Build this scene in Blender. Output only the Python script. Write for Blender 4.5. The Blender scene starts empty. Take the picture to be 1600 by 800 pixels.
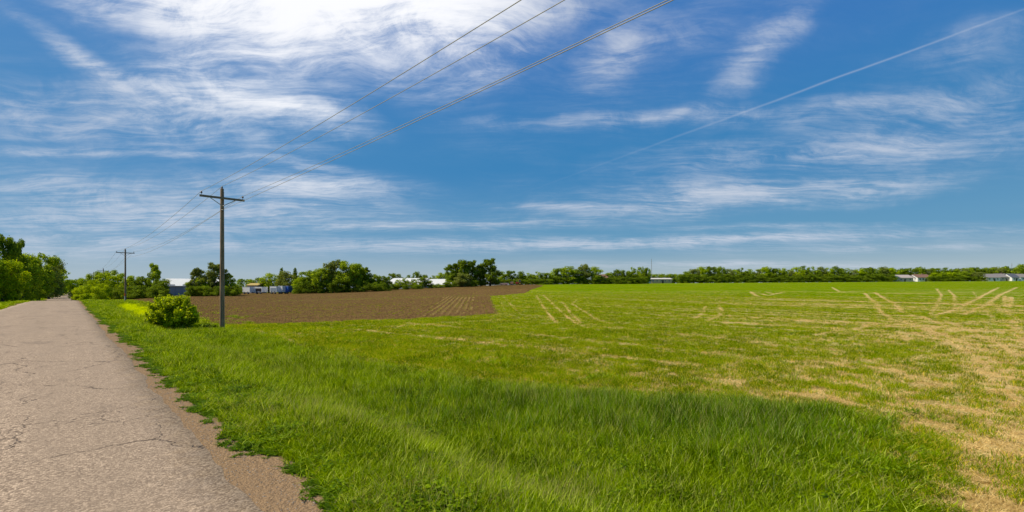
import bpy, math, random
import numpy as np
from mathutils import Vector, Matrix
random.seed(7); RNG = np.random.default_rng(11)
SC = bpy.context.scene; COL = SC.collection
F = 711.0; HY = 452.0; CAMZ = 1.75           # focal length in px of a 1600 px picture, eye level row, eye height
RX, RY = -0.698, 0.716                        # road direction; the camera looks along +Y
NX, NY = 0.716, 0.698                         # across the road, to the right
SUN_AZ = math.radians(-98); SUN_EL = math.radians(50)

# ------------------------------------------------------------------ terrain
def sm(a, b, x):
    t = np.clip((x - a) / (b - a), 0, 1); return t * t * (3 - 2 * t)
def road_z(s):
    return np.interp(s, [-400, 85, 105, 130, 165, 200, 245, 300, 900], [0, 0, -.12, -.7, -1.2, -1.0, -.45, -.2, -.2])
KU = np.array([-9, -1.1, -.9, -.7, -.5, -.4, -.28, -.14, .05, .4, 1.15, 9.])
KV = np.array([.0, .0, .002, .0085, .0095, .011, .0155, .0205, .0232, .0238, .0275, .0275])
CU = np.array([-9, -1, -.7, -.45, -.28, -.1, .05, .15, .4, 1.15, 9.])
CV = np.array([150, 150, 120, 150, 190, 215, 240, 265, 300, 345, 345.])
def vnoise(x, y, seed=0):
    xi = np.floor(x).astype(np.int64); yi = np.floor(y).astype(np.int64)
    fx = x - xi; fy = y - yi; fx = fx*fx*(3-2*fx); fy = fy*fy*(3-2*fy)
    def h(a, b):
        n = (a * 374761393 + b * 668265263 + seed * 1442695041) & 0x7fffffff
        n = ((n ^ (n >> 13)) * 1274126177) & 0x7fffffff
        return ((n ^ (n >> 16)) & 0xffff) / 65535.0
    return (h(xi, yi)*(1-fx) + h(xi+1, yi)*fx)*(1-fy) + (h(xi, yi+1)*(1-fx) + h(xi+1, yi+1)*fx)*fy
def fbm(x, y, seed=0, o=3):
    t = 0; a = .5; n = 0
    for i in range(o):
        t = t + a*vnoise(x*2**i, y*2**i, seed+i); n += a; a *= .5
    return t/n
def terr(X, Y):
    X = np.asarray(X, float); Y = np.asarray(Y, float)
    s = RX*X + RY*Y; p = NX*X + NY*Y
    zr = road_z(s)
    dd = np.interp(s, [-50, 35, 95, 140], [.86, .86, .16, .1])
    verge = -dd * (sm(1.5, 4.6, p) - .1*sm(5.2, 7.5, p))
    left = -.25*sm(4.6, 6.5, -p) + .35*sm(7, 12, -p)
    u = X / np.maximum(Y, 3.0)
    yc = np.interp(u, CU, CV)
    Yp = np.maximum(Y - 8, 0); Yp = Yp*Yp/(Yp+6)
    m = yc - 8
    Yq = np.where(Yp < m*.9, Yp, m*.9 + m*.1*(1-np.exp(-(Yp-m*.9)/(m*.1))))
    zf = -.78 + np.interp(u, KU, KV)*Yq
    zf = zf + .1*(fbm(X*.05, Y*.05, 5, 2)-.5)*sm(12, 40, Y)
    w = sm(4, 15 + 0*p, p)
    z = (zr + verge + left)*(1-w) + zf*w
    return z + .03*(fbm(X*1.3, Y*1.3, 9, 2)-.5)*sm(1.3, 2.5, np.abs(p+1.5)-1.5)
def unp(px, py):
    u = (px-800)/F; v = (HY-py)/F
    Ys = np.geomspace(2.5, 420, 3000)
    z = CAMZ + v*Ys; g = terr(u*Ys, Ys)
    k = np.argmax(z < g)
    if z[k] >= g[k]: k = len(Ys)-1
    return np.array([u*Ys[k], Ys[k]])
def gz(x, y): return float(terr(x, y))

# ------------------------------------------------------------------ basic helpers
def tag(o, label=None, cat=None, group=None, kind=None):
    if label: o['label'] = label
    if cat: o['category'] = cat
    if group: o['group'] = group
    if kind: o['kind'] = kind
    return o
def empty(name, loc, rz=0, **k):
    o = bpy.data.objects.new(name, None); COL.objects.link(o); o.empty_display_size = .3
    o.location = loc; o.rotation_euler = (0, 0, rz); return tag(o, **k)
def mesh_np(name, V, FQ, mats, mi=None, smooth=False):
    me = bpy.data.meshes.new(name)
    V = np.asarray(V, np.float32); FQ = np.asarray(FQ, np.int32); n = FQ.shape[1]
    me.vertices.add(len(V)); me.vertices.foreach_set('co', V.ravel())
    me.loops.add(FQ.size); me.loops.foreach_set('vertex_index', FQ.ravel())
    me.polygons.add(len(FQ)); me.polygons.foreach_set('loop_start', np.arange(0, FQ.size, n, dtype=np.int32))
    me.polygons.foreach_set('loop_total', np.full(len(FQ), n, np.int32))
    if mi is not None: me.polygons.foreach_set('material_index', np.asarray(mi, np.int32))
    me.polygons.foreach_set('use_smooth', np.full(len(FQ), smooth))
    for m in mats: me.materials.append(m)
    me.update(calc_edges=True); return me
def link(name, me, parent=None):
    o = bpy.data.objects.new(name, me); COL.objects.link(o)
    if parent: o.parent = parent
    return o
class MB:
    def __init__(s): s.v = []; s.f = []
    def box(s, c, d, rz=0, taper=1):
        b = len(s.v); ca, sa = math.cos(rz), math.sin(rz)
        for z in (-1, 1):
            t = taper if z > 0 else 1
            for x, y in ((-1,-1),(1,-1),(1,1),(-1,1)):
                X = x*d[0]/2*t; Y = y*d[1]/2*t
                s.v.append((c[0]+X*ca-Y*sa, c[1]+X*sa+Y*ca, c[2]+z*d[2]/2))
        s.f += [tuple(b+i for i in q) for q in ((3,2,1,0),(4,5,6,7),(0,1,5,4),(1,2,6,5),(2,3,7,6),(3,0,4,7))]
        return s
    def tube(s, pts, rad, n=8, cap=True):
        pts = [Vector(p) for p in pts]
        if not hasattr(rad, '__len__'): rad = [rad]*len(pts)
        b = len(s.v); up = Vector((0.13, .21, 1)).normalized()
        for i, p in enumerate(pts):
            d = (pts[min(i+1, len(pts)-1)] - pts[max(i-1, 0)]).normalized()
            a = d.cross(up)
            if a.length < 1e-3: a = d.cross(Vector((1, 0, 0)))
            a.normalize(); c = d.cross(a)
            for k in range(n):
                t = 2*math.pi*k/n
                s.v.append(tuple(p + (a*math.cos(t)+c*math.sin(t))*rad[i]))
        for i in range(len(pts)-1):
            for k in range(n):
                s.f.append((b+i*n+k, b+i*n+(k+1) % n, b+(i+1)*n+(k+1) % n, b+(i+1)*n+k))
        if cap:
            s.f.append(tuple(b+k for k in range(n))[::-1]); e = b+(len(pts)-1)*n
            s.f.append(tuple(e+k for k in range(n)))
        return s
    def poly(s, pts):
        b = len(s.v); s.v += [tuple(p) for p in pts]; s.f.append(tuple(range(b, b+len(pts)))); return s
    def prism(s, prof, x0, x1):      # profile of (y,z) swept along x
        b = len(s.v); n = len(prof)
        for x in (x0, x1): s.v += [(x, y, z) for y, z in prof]
        for k in range(n): s.f.append((b+k, b+(k+1) % n, b+n+(k+1) % n, b+n+k))
        s.f.append(tuple(b+k for k in range(n))[::-1]); s.f.append(tuple(b+n+k for k in range(n)))
        return s
    def build(s, name, mat, parent=None, smooth=False):
        me = bpy.data.meshes.new(name); me.from_pydata(s.v, [], s.f); me.materials.append(mat); me.update()
        if smooth: me.polygons.foreach_set('use_smooth', np.full(len(me.polygons), True))
        return link(name, me, parent)

# ------------------------------------------------------------------ node helpers
class NT:
    def __init__(s, tree): s.t = tree; s.n = tree.nodes; s.l = tree.links; s.n.clear()
    def new(s, ty, **k):
        n = s.n.new(ty)
        for a, b in k.items(): setattr(n, a, b)
        return n
    def set(s, sock, v):
        if isinstance(v, bpy.types.NodeSocket): s.l.new(v, sock)
        elif isinstance(v, (tuple, list)) and len(v) == 3 and sock.type == 'RGBA': sock.default_value = (*v, 1)
        else: sock.default_value = v
    def math(s, op, a, b=0.0, c=0.0, clamp=False):
        n = s.new('ShaderNodeMath', operation=op, use_clamp=clamp)
        s.set(n.inputs[0], a); s.set(n.inputs[1], b)
        if op in ('MULTIPLY_ADD', 'SMOOTH_MIN', 'WRAP', 'COMPARE'): s.set(n.inputs[2], c)
        return n.outputs[0]
    def vm(s, op, a, b=None):
        n = s.new('ShaderNodeVectorMath', operation=op); s.set(n.inputs[0], a)
        if b is not None: s.set(n.inputs[3] if op == 'SCALE' else n.inputs[1], b)
        return n.outputs['Value'] if op in ('DOT_PRODUCT', 'LENGTH') else n.outputs[0]
    def mix(s, f, a, b, bt='MIX'):
        n = s.new('ShaderNodeMix', data_type='RGBA', blend_type=bt)
        s.set(n.inputs[0], f); s.set(n.inputs[6], a); s.set(n.inputs[7], b); return n.outputs[2]
    def ramp(s, f, a, b, lo=0., hi=1.):
        n = s.new('ShaderNodeMapRange', interpolation_type='SMOOTHSTEP')
        s.set(n.inputs[0], f); n.inputs[1].default_value = a; n.inputs[2].default_value = b
        n.inputs[3].default_value = lo; n.inputs[4].default_value = hi; return n.outputs[0]
    def noise(s, vec, scale, detail=3, rough=.5, dist=0., out='Fac'):
        n = s.new('ShaderNodeTexNoise'); s.set(n.inputs['Vector'], vec); n.inputs['Scale'].default_value = scale
        n.inputs['Detail'].default_value = detail; n.inputs['Roughness'].default_value = rough
        n.inputs['Distortion'].default_value = dist; return n.outputs[out]
    def voro(s, vec, scale, feat='F1', out='Distance'):
        n = s.new('ShaderNodeTexVoronoi', feature=feat); s.set(n.inputs['Vector'], vec)
        n.inputs['Scale'].default_value = scale; return n.outputs[out]
    def mapping(s, vec, loc=(0,0,0), rot=(0,0,0), scale=(1,1,1), ty='POINT'):
        n = s.new('ShaderNodeMapping', vector_type=ty); s.set(n.inputs[0], vec)
        n.inputs[1].default_value = loc; n.inputs[2].default_value = rot; n.inputs[3].default_value = scale
        return n.outputs[0]
    def attr(s, name): return s.new('ShaderNodeAttribute', attribute_name=name).outputs['Fac']
    def bump(s, h, strength, dist):
        n = s.new('ShaderNodeBump'); n.inputs['Strength'].default_value = strength; n.inputs['Distance'].default_value = dist
        s.set(n.inputs['Height'], h); return n.outputs[0]
    def pos(s): return s.new('ShaderNodeNewGeometry').outputs['Position']
    def obj(s): return s.new('ShaderNodeTexCoord').outputs['Object']
def mat(name):
    m = bpy.data.materials.new(name); m.use_nodes = True; return m, NT(m.node_tree)
def principled(t, col, rough=.8, spec=.3, normal=None, metal=0.):
    b = t.new('ShaderNodeBsdfPrincipled'); t.set(b.inputs['Base Color'], col); t.set(b.inputs['Roughness'], rough)
    b.inputs['Specular IOR Level'].default_value = spec; b.inputs['Metallic'].default_value = metal
    if normal: t.set(b.inputs['Normal'], normal)
    o = t.new('ShaderNodeOutputMaterial'); t.l.new(b.outputs[0], o.inputs[0]); return b
def simple(name, c, rough=.7, spec=.3, var=.15, scale=3., metal=0.):
    m, t = mat(name); n = t.noise(t.obj(), scale, 4, .6)
    a = tuple(x*(1-var) for x in c); b = tuple(min(1, x*(1+var)) for x in c)
    principled(t, t.mix(n, a, b), rough, spec, metal=metal); return m
def leafmat(name, c1, c2, trans=.45, scale=.5, rough=.5, world=True, c3=None, spec=.25, c3at=.86, isl=.55):
    m, t = mat(name)
    P = t.pos() if world else t.obj()
    n = t.ramp(t.noise(P, scale, 3, .6), .3, .7)
    w = t.new('ShaderNodeNewGeometry').outputs['Random Per Island']
    f = t.math('MULTIPLY_ADD', t.math('POWER', w, 1.6), isl*1.3, t.math('MULTIPLY', n, .45), clamp=True)
    col = t.mix(f, c1, c2)
    if c3:
        col = t.mix(t.ramp(w, c3at, c3at+.06), col, c3)
    b = t.new('ShaderNodeBsdfPrincipled'); t.set(b.inputs['Base Color'], col)
    b.inputs['Roughness'].default_value = rough; b.inputs['Specular IOR Level'].default_value = spec
    tr = t.new('ShaderNodeBsdfTranslucent')
    t.set(tr.inputs[0], t.mix(1.0, col, (1.35, 1.25, .5), 'MULTIPLY'))
    mx = t.new('ShaderNodeMixShader'); mx.inputs[0].default_value = trans
    t.l.new(b.outputs[0], mx.inputs[1]); t.l.new(tr.outputs[0], mx.inputs[2])
    o = t.new('ShaderNodeOutputMaterial'); t.l.new(mx.outputs[0], o.inputs[0]); return m

# ------------------------------------------------------------------ field masks (world-space features)
def pl(pts): return np.array([unp(*q) for q in pts])
def segdist(X, Y, P):
    d = np.full(X.shape, 1e9)
    for (ax, ay), (bx, by) in zip(P[:-1], P[1:]):
        vx, vy = bx-ax, by-ay; L = vx*vx+vy*vy+1e-9
        t = np.clip(((X-ax)*vx+(Y-ay)*vy)/L, 0, 1)
        d = np.minimum(d, np.hypot(X-ax-t*vx, Y-ay-t*vy))
    return d
def inpoly(X, Y, P):
    r = np.zeros(X.shape, bool); j = len(P)-1
    for i in range(len(P)):
        xi, yi = P[i]; xj, yj = P[j]
        c = ((yi > Y) != (yj > Y)) & (X < (xj-xi)*(Y-yi)/(yj-yi+1e-12)+xi); r ^= c; j = i
    return r
TR = [  # tyre tracks in the young crop: row of points, half width in metres, strength
 ([(787,464),(800,478),(812,490)],.2,.8), ([(838,462),(855,489),(871,506)],.22,1), ([(849,461),(881,491),(902,507)],.22,1),
 ([(879,472),(892,490),(908,505)],.2,1), ([(903,467),(894,475),(930,498),(957,507)],.2,1), ([(952,500),(958,507),(990,508)],.15,.6),
 ([(783,472),(790,488)],.15,.6), ([(800,463),(812,468)],.3,.6), ([(1102,479),(1099,488),(1086,498),(1072,499)],.25,1), ([(1123,477),(1129,485),(1124,494),(1107,501)],.27,1),
 ([(1173,456),(1183,463),(1192,464)],.5,.9), ([(1190,459),(1200,462),(1222,457)],.4,.9), ([(1196,456),(1212,460)],.4,.8),
 ([(1300,449),(1312,456),(1345,455)],.5,.7),
 ([(1351,458),(1371,476),(1376,489),(1397,500),(1431,511),(1469,522),(1500,535)],.34,1),
 ([(1366,457),(1397,474),(1409,488),(1442,496),(1463,504),(1506,519)],.34,1),
 ([(1463,451),(1471,461),(1461,481),(1454,492)],.25,.9), ([(1482,453),(1491,462),(1492,488)],.25,.9),
 ([(1561,449),(1525,468),(1491,485),(1457,494)],.34,1), ([(1589,449),(1562,461),(1540,477),(1506,492)],.34,1),
 ([(1570,462),(1570,478)],.3,1), ([(1580,464),(1577,480)],.4,1), ([(1545,470),(1567,486)],.3,.8),
 ([(1300,492),(1365,487),(1430,480)],.2,.7), ([(1250,527),(1300,519),(1347,511),(1400,502),(1440,496)],.25,.8),
 ([(1474,502),(1506,513),(1545,533),(1600,560)],.3,1), ([(1570,486),(1590,500),(1640,520)],.3,.8), ([(1530,520),(1555,503),(1545,490),(1530,485)],.25,.7),
 ([(1520,455),(1527,466)],.25,.6), ([(1180,535),(1300,530),(1400,520),(1470,522)],.2,.6),
 ([(440,525),(470,541),(520,552),(600,563),(700,578),(780,590)],.16,.8), ([(560,515),(580,517),(610,521),(645,522)],.3,.8), ([(590,512),(680,506),(780,500)],.35,.9),
 ([(700,528),(780,533),(850,538),(950,546)],.25,.7), ([(530,545),(600,548),(700,560),(820,572),(930,578)],.14,.6),
]
TR += [([(450,530),(480,545),(560,560),(650,580),(760,592),(880,603),(1000,613),(1150,628)],.3,.72), ([(560,515),(700,530),(850,545),(1000,562),(1150,585),(1300,615),(1450,665),(1560,720)],.45,.72),
 ([(640,505),(800,520),(950,535),(1100,552),(1250,575),(1400,610),(1600,680)],.55,.7), ([(900,508),(1050,520),(1200,538),(1350,560),(1500,600),(1640,650)],.55,.7),
 ([(700,560),(850,575),(1000,590),(1150,610),(1280,635)],.35,.7), ([(1347,511),(1440,512),(1500,540),(1560,590),(1600,650)],.5,.9), ([(1580,500),(1600,540),(1640,600)],.4,.9)]
TRW = [(pl(p), w, s) for p, w, s in TR]
BR = [  # broad worn areas where straw shows
 ([(1700,520),(1540,540),(1480,560),(1600,600)],1.3,.8), ([(1400,500),(1480,525),(1560,570),(1640,640)],.9,.95), ([(1470,515),(1540,530),(1640,560)],.7,.9), ([(1640,600),(1590,660),(1570,740),(1590,810)],.8,1.0), ([(1560,600),(1580,700),(1600,800)],1.2,.85),
 ([(1650,640),(1560,660),(1480,650),(1400,620),(1250,590),(1100,575)],.7,.6), ([(1400,560),(1250,550),(1120,545)],1.2,.5),
 ([(1450,745),(1520,760),(1640,800)],.55,.9), ([(1330,640),(1450,700),(1560,740)],.7,.62),
 ([(830,600),(950,607),(1080,620),(1260,628)],.5,.5), ([(850,585),(980,592),(1150,600)],.5,.45), ([(900,560),(1050,566),(1180,585)],.7,.4),
 ([(620,575),(760,590),(850,597)],.25,.4), ([(380,520),(500,522),(620,512),(760,502)],1.2,.42), ([(880,508),(1000,520),(1150,520)],1.2,.35),
]
BRW = [(pl(p), w, s) for p, w, s in BR]
DIRT = pl([(205,468),(240,500),(300,507),(380,507),(480,504),(640,499),(725,494),(779,491),(766,463),(820,458),(832,452),(850,446),(835,444.5)])
DIRT = np.vstack([DIRT, [(0.28*60, 232), (-30, 260), (-60, 230), (-110, 150), (-115, 118), (-85, 92)]])
ROWS = pl([(640,497),(752,492),(748,464),(685,463)])
STRIP = pl([(440,470),(560,467),(640,464),(765,462)])
LIME = pl([(183,478),(205,475),(232,482),(236,500),(222,501)])
def masks(X, Y):
    s = RX*X+RY*Y; p = NX*X+NY*Y
    st = np.zeros(X.shape)
    wob = (fbm(X*.9, Y*.9, 21, 2)-.5)*.9+(fbm(X*3, Y*3, 22, 2)-.5)*.6; brk = .62+.7*fbm(X*.45, Y*.25, 23, 2)
    for P, w, k in TRW:
        d = segdist(X, Y, P) + wob*w*.9
        st = np.maximum(st, .92*k*np.minimum(np.where(X > .6*Y, 1, brk), 1)*(1-sm(w*.3, w*.95, d)))
    for P, w, k in BRW:
        d = segdist(X, Y, P)
        st = np.maximum(st, .84*k*np.exp(-(d/(w*1.4))**2))
    # faint passes of the seeder, parallel to the verge
    pw_ = p + 1.6*(fbm(s*.05, p*.03, 33, 2)-.5) + .35*(fbm(s*.5, p*.5, 34, 2)-.5)
    lines = .01+.6*fbm(pw_*1.0, s*.022, 31, 3)+.4*fbm(pw_*.28, s*.03, 32, 2)
    st = np.maximum(st, (.42+.34*sm(-.1, .9, X/np.maximum(Y, 3)))*sm(.46, .62, lines)*sm(8.5, 10.5, p)*(1-.7*sm(40, 140, Y)))
    u = X/np.maximum(Y, 3)
    amt = .26+.22*sm(.25, .95, u)*(1-sm(18, 50, Y))
    st = np.maximum(st, 2*amt*fbm(X*.10, Y*.42, 41, 4)**1.3*sm(8.5, 11, p)*(1-.35*sm(30, 80, Y)))
    jd = (fbm(X*1.1, Y*1.1, 76, 3)-.5)*1.8; dirt = inpoly(X+.3*jd, Y+jd, DIRT).astype(float)
    rows = inpoly(X, Y, ROWS).astype(float)
    strip = np.exp(-(segdist(X, Y, STRIP)/2.0)**2)
    jl = (fbm(X*1.5, Y*1.5, 77, 3)-.5)*1.6; lime = inpoly(X+jl, Y+jl, LIME)*.75
    rows = rows*sm(0, 2.6, segdist(X, Y, np.vstack([ROWS, ROWS[:1]]))+(fbm(X*.5, Y*.5, 78, 2)-.5)*2)
    return st, dirt, rows, strip, lime
def gravel_edge(s):    # p at which the verge grass begins
    return 1.40 + .12*(1-sm(2, 7, s)) + .35*(fbm(s*.35, 0*s, 51, 2)-.5) + .35*(fbm(s*1.9, 0*s+4, 52, 3)-.5) - .12*sm(20, 60, s)
TALLR = np.array([(2.2,2.2),(4.8,4.8),(5.9,6.2),(7.2,7.6),(7.7,9.2),(6.2,10.5),(3.7,11.4),(0,12.6),(-3.6,15.4),(-8.6,20.9),(-16,28),(-40,54),(-80,97),(-160,180),(-160,160),(-30,32),(-4,4.5),(0,1.5)])

# ------------------------------------------------------------------ ground
def make_ground():
    az = np.concatenate([np.linspace(-58, 56, 1050), np.linspace(60, 298, 50)])
    az = np.radians(az); na = len(az)
    r = np.geomspace(.4, 6000, 640); nr = len(r)
    A, R = np.meshgrid(az, r); X = (np.sin(A)*R).ravel(); Y = (np.cos(A)*R).ravel()
    Z = terr(X, Y)
    far = sm(600, 3000, np.hypot(X, Y)); Z = Z*(1-far) + far*0
    V = np.column_stack([X, Y, Z]); V = np.vstack([V, [0, 0, gz(0, 0)]])
    i = np.arange(nr-1)[:, None]*na; j = np.arange(na)[None]; j2 = (j+1) % na
    Q = np.stack([i+j, i+na+j, i+na+j2, i+j2], -1).reshape(-1, 4)[:, ::-1]
    me = mesh_np('ground', V, Q, [ground_mat()], smooth=True)
    # close the centre with a fan so that the sheet has no hole
    st, dirt, rows, strip, lime = masks(X, Y)
    s = RX*X+RY*Y; p = NX*X+NY*Y
    ge = gravel_edge(s)
    gr = (1-sm(ge-.05, ge+.12, p))*sm(.2, .6, p+5.2)
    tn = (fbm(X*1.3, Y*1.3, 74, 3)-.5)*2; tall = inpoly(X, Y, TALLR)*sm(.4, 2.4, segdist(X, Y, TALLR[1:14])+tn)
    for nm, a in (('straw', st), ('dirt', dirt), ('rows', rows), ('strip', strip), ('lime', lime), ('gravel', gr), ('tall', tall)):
        at = me.attributes.new(nm, 'FLOAT', 'POINT'); at.data.foreach_set('value', np.append(a, 0).astype(np.float32))
    o = link('ground', me); o['kind'] = 'structure'; return o
def ground_mat():
    m, t = mat('field and verge'); P = t.pos()
    flat = t.mapping(P, scale=(1, 1, .02))
    nf = t.noise(flat, 14, 4, .7); nm = t.noise(flat, 1.6, 4, .65); nl = t.noise(flat, .12, 3, .6)
    rp = t.mapping(flat, rot=(0, 0, -math.radians(44.3)))
    nrow = t.noise(t.mapping(rp, scale=(1, .07, 1)), 1.3, 5, .7)
    cd, cl = (.032, .090, .0), (.22, .33, .0)
    g = t.mix(t.ramp(nf, .32, .7), cd, cl)
    g = t.mix(t.ramp(nrow, .46, .70, 0, .7), g, (.36, .36, .004))
    g = t.mix(t.ramp(nl, .4, .65, 0, .35), g, (.09, .20, .003))
    far1 = t.noise(t.mapping(rp, scale=(1, .35, 1)), .8, 5, .75)
    g = t.mix(t.ramp(far1, .52, .68, 0, .5), g, (.42, .38, .012))
    g = t.mix(t.ramp(far1, .48, .32, 0, .6), g, (.030, .085, .002))
    far2 = t.noise(t.mapping(rp, scale=(1, .12, 1)), .16, 6, .8)
    g = t.mix(t.ramp(far2, .53, .66, 0, .5), g, (.36, .36, .01))
    g = t.mix(t.ramp(far2, .46, .36, 0, .5), g, (.04, .12, .002))
    sf = t.math('ADD', t.attr('straw'), t.math('ADD', t.math('MULTIPLY', t.math('SUBTRACT', nf, .5), 1.7), t.math('MULTIPLY', t.math('SUBTRACT', nm, .5), 1.5)))
    straw = t.mix(t.ramp(nf, .3, .7), (.22, .13, .035), (.88, .68, .30))
    g = t.mix(t.ramp(sf, .34, .74), g, straw)
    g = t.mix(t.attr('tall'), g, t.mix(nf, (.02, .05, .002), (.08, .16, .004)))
    # tilled soil
    nd = t.noise(t.mapping(flat, rot=(0, 0, .05), scale=(.15, 1, 1)), 1.3, 5, .7)
    soil = t.mix(t.ramp(nf, .3, .7), (.070, .037, .014), (.30, .19, .075))
    soil = t.mix(t.ramp(nd, .42, .62, 0, .7), soil, (.19, .13, .04))
    soil = t.mix(t.ramp(t.noise(t.mapping(flat, scale=(.25, 1, 1)), .35, 4, .7), .5, .66, 0, .5), soil, (.21, .21, .02))
    soil = t.mix(t.ramp(t.noise(t.mapping(flat, loc=(5,3,0), scale=(.1, 1, 1)), .5, 4, .7), .52, .66, 0, .6), soil, (.06, .028, .014))
    w = t.vm('DOT_PRODUCT', t.vm('ADD', P, t.vm('SCALE', t.noise(flat, .3, 2, out='Color'), .5)), (1*.9970, .0772*.9970, 0))
    sn = t.math('SINE', t.math('MULTIPLY', w, 2*math.pi/.6))
    rowc = t.mix(t.ramp(t.math('ADD', sn, t.math('MULTIPLY', t.math('SUBTRACT', nf, .5), .8)), .15, 1.0), (.075, .036, .026), (.22, .19, .05))
    soil = t.mix(t.math('MULTIPLY_ADD', t.attr('rows'), .55, .36), soil, rowc)
    cl_ = t.noise(t.mapping(flat, scale=(.6, 1, 1)), 1.1, 6, .8)
    soil = t.mix(t.ramp(cl_, .56, .40, 0, .75), soil, (.055, .026, .010))
    soil = t.mix(t.ramp(cl_, .54, .70, 0, .6), soil, (.30, .20, .085))
    soil = t.mix(t.math('MULTIPLY', t.attr('strip'), t.ramp(nm, .3, .6)), soil, (.16, .19, .03))
    g = t.mix(t.attr('dirt'), g, soil)
    g = t.mix(t.attr('lime'), g, t.mix(nf, (.26, .33, .01), (.46, .5, .015)))
    grc = t.mix(t.ramp(t.noise(flat, 60, 4, .8), .3, .72), (.13, .08, .04), (.50, .34, .20))
    grc = t.mix(t.ramp(nm, .35, .7, 0, .6), grc, (.31, .205, .12))
    g = t.mix(t.attr('gravel'), g, grc)
    principled(t, g, 1.0, .0, t.bump(t.math('ADD', nf, t.math('MULTIPLY', nm, .8)), .9, .06))
    return m

def make_road():
    ss = np.concatenate([np.arange(-60, 30, .12), np.arange(30, 130, .6), np.arange(130, 620, 4)])
    le = -4.15 + .12*(fbm(ss*.5, 0*ss+9, 61, 3)-.5); re = 1.06 + .16*(fbm(ss*.6, 0*ss, 62, 3)-.5) + .09*(fbm(ss*3.1, 0*ss, 63, 2)-.5)
    n = 14; V = []; t = np.linspace(0, 1, n)
    p = le[:, None]*(1-t) + re[:, None]*t; s = np.repeat(ss[:, None], n, 1)
    X = p*NX + s*RX; Y = p*NY + s*RY
    Z = road_z(s) + .03 - .022*((p+1.55)/2.6)**2
    # the ends of the section go down into the shoulder
    P2 = []
    V = np.column_stack([X.ravel(), Y.ravel(), Z.ravel()])
    i = np.arange(len(ss)-1)[:, None]*n; j = np.arange(n-1)[None]
    Q = np.stack([i+j, i+j+1, i+n+j+1, i+n+j], -1).reshape(-1, 4)
    # skirts
    base = len(V)
    for side in (0, n-1):
        dx = (-.04 if side == 0 else .04)
        V = np.vstack([V, np.column_stack([X[:, side]+dx*NX, Y[:, side]+dx*NY, Z[:, side]-.06])])
    k = np.arange(len(ss)-1)
    sk1 = np.stack([k*n, (k+1)*n, base+k+1, base+k], -1); b2 = base+len(ss)
    sk2 = np.stack([k*n+n-1, b2+k, b2+k+1, (k+1)*n+n-1], -1)
    me = mesh_np('road', V, np.vstack([Q, sk1, sk2]), [road_mat()], smooth=True)
    o = link('road', me); o['kind'] = 'structure'
def road_mat():
    m, t = mat('worn chip seal asphalt'); P = t.mapping(t.pos(), rot=(0, 0, -math.radians(44.3)))   # y runs along the road
    # aggregate
    v = t.new('ShaderNodeTexVoronoi'); t.set(v.inputs['Vector'], P); v.inputs['Scale'].default_value = 62
    g = t.ramp(t.new('ShaderNodeRGBToBW').outputs[0], 0, 1)
    bw = t.new('ShaderNodeSeparateColor'); t.set(bw.inputs[0], v.outputs['Color'])
    agg = t.math('POWER', bw.outputs[0], 1.3)
    col = t.mix(agg, (.18, .125, .085), (.78, .59, .42))
    col = t.mix(t.ramp(v.outputs['Distance'], .45, .85, 0, .6), col, (.10, .072, .052))
    nl = t.noise(P, .35, 4, .6); nm = t.noise(P, 3, 5, .7)
    col = t.mix(t.ramp(nl, .35, .7, 0, .35), col, (.36, .27, .195))
    col = t.mix(t.ramp(nm, .45, .75, 0, .45), col, (.25, .185, .132))
    nf2 = t.noise(P, 18, 3, .7)
    col = t.mix(t.ramp(nf2, .5, .8, 0, .5), col, (.21, .155, .11))
    lane = t.noise(t.mapping(P, scale=(1, .04, 1)), 1.1, 4, .6)
    col = t.mix(t.ramp(lane, .35, .65, .45, 0), col, (.30, .225, .16))
    patch = t.noise(t.mapping(P, scale=(1, .4, 1)), .8, 6, .75)
    col = t.mix(t.ramp(patch, .54, .66, 0, .5), col, (.17, .128, .095))
    # cracks
    warp = t.vm('ADD', P, t.vm('SCALE', t.noise(P, 1.3, 4, .7, out='Color'), .7))
    c1 = t.voro(t.mapping(warp, scale=(1.2, .45, 0)), .55, 'DISTANCE_TO_EDGE')
    crack = t.ramp(c1, .002, .009, .8, 0)
    gate = t.ramp(t.noise(P, .45, 4, .7), .44, .54)
    crack = t.math('MULTIPLY', crack, gate)
    c2 = t.voro(t.mapping(t.vm('ADD', P, t.vm('SCALE', t.noise(P, 4, 4, .7, out='Color'), .25)), scale=(1, 1, 0)), 3.2, 'DISTANCE_TO_EDGE')
    cr2 = t.math('MULTIPLY', t.ramp(c2, .005, .03, .6, 0), t.ramp(t.noise(t.vm('ADD', P, (9, 3, 0)), .5, 3, .6), .52, .64))
    crack = t.math('MAXIMUM', crack, cr2)
    rough = t.noise(t.mapping(P, scale=(1, .5, 1)), 7, 5, .75)
    worn = t.ramp(rough, .58, .70, 0, .45)
    col = t.mix(worn, col, (.17, .125, .088))
    sp = t.new('ShaderNodeSeparateXYZ'); t.set(sp.inputs[0], P); ed = t.math('MULTIPLY_ADD', t.math('SUBTRACT', t.noise(P, 2.2, 5, .75), .5), 1.1, sp.outputs[0])
    col = t.mix(t.ramp(ed, .62, 1.12, 0, .9), col, t.mix(agg, (.22, .15, .09), (.58, .42, .27)))
    col = t.mix(t.ramp(ed, -3.7, -4.1, 0, .8), col, (.42, .33, .24))
    col = t.mix(t.math('MULTIPLY', crack, .95), col, (.06, .042, .03))
    h = t.math('SUBTRACT', t.math('MULTIPLY', agg, .5), t.math('MULTIPLY', crack, 1.5))
    principled(t, col, .9, .2, t.bump(h, .6, .012))
    return m

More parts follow.
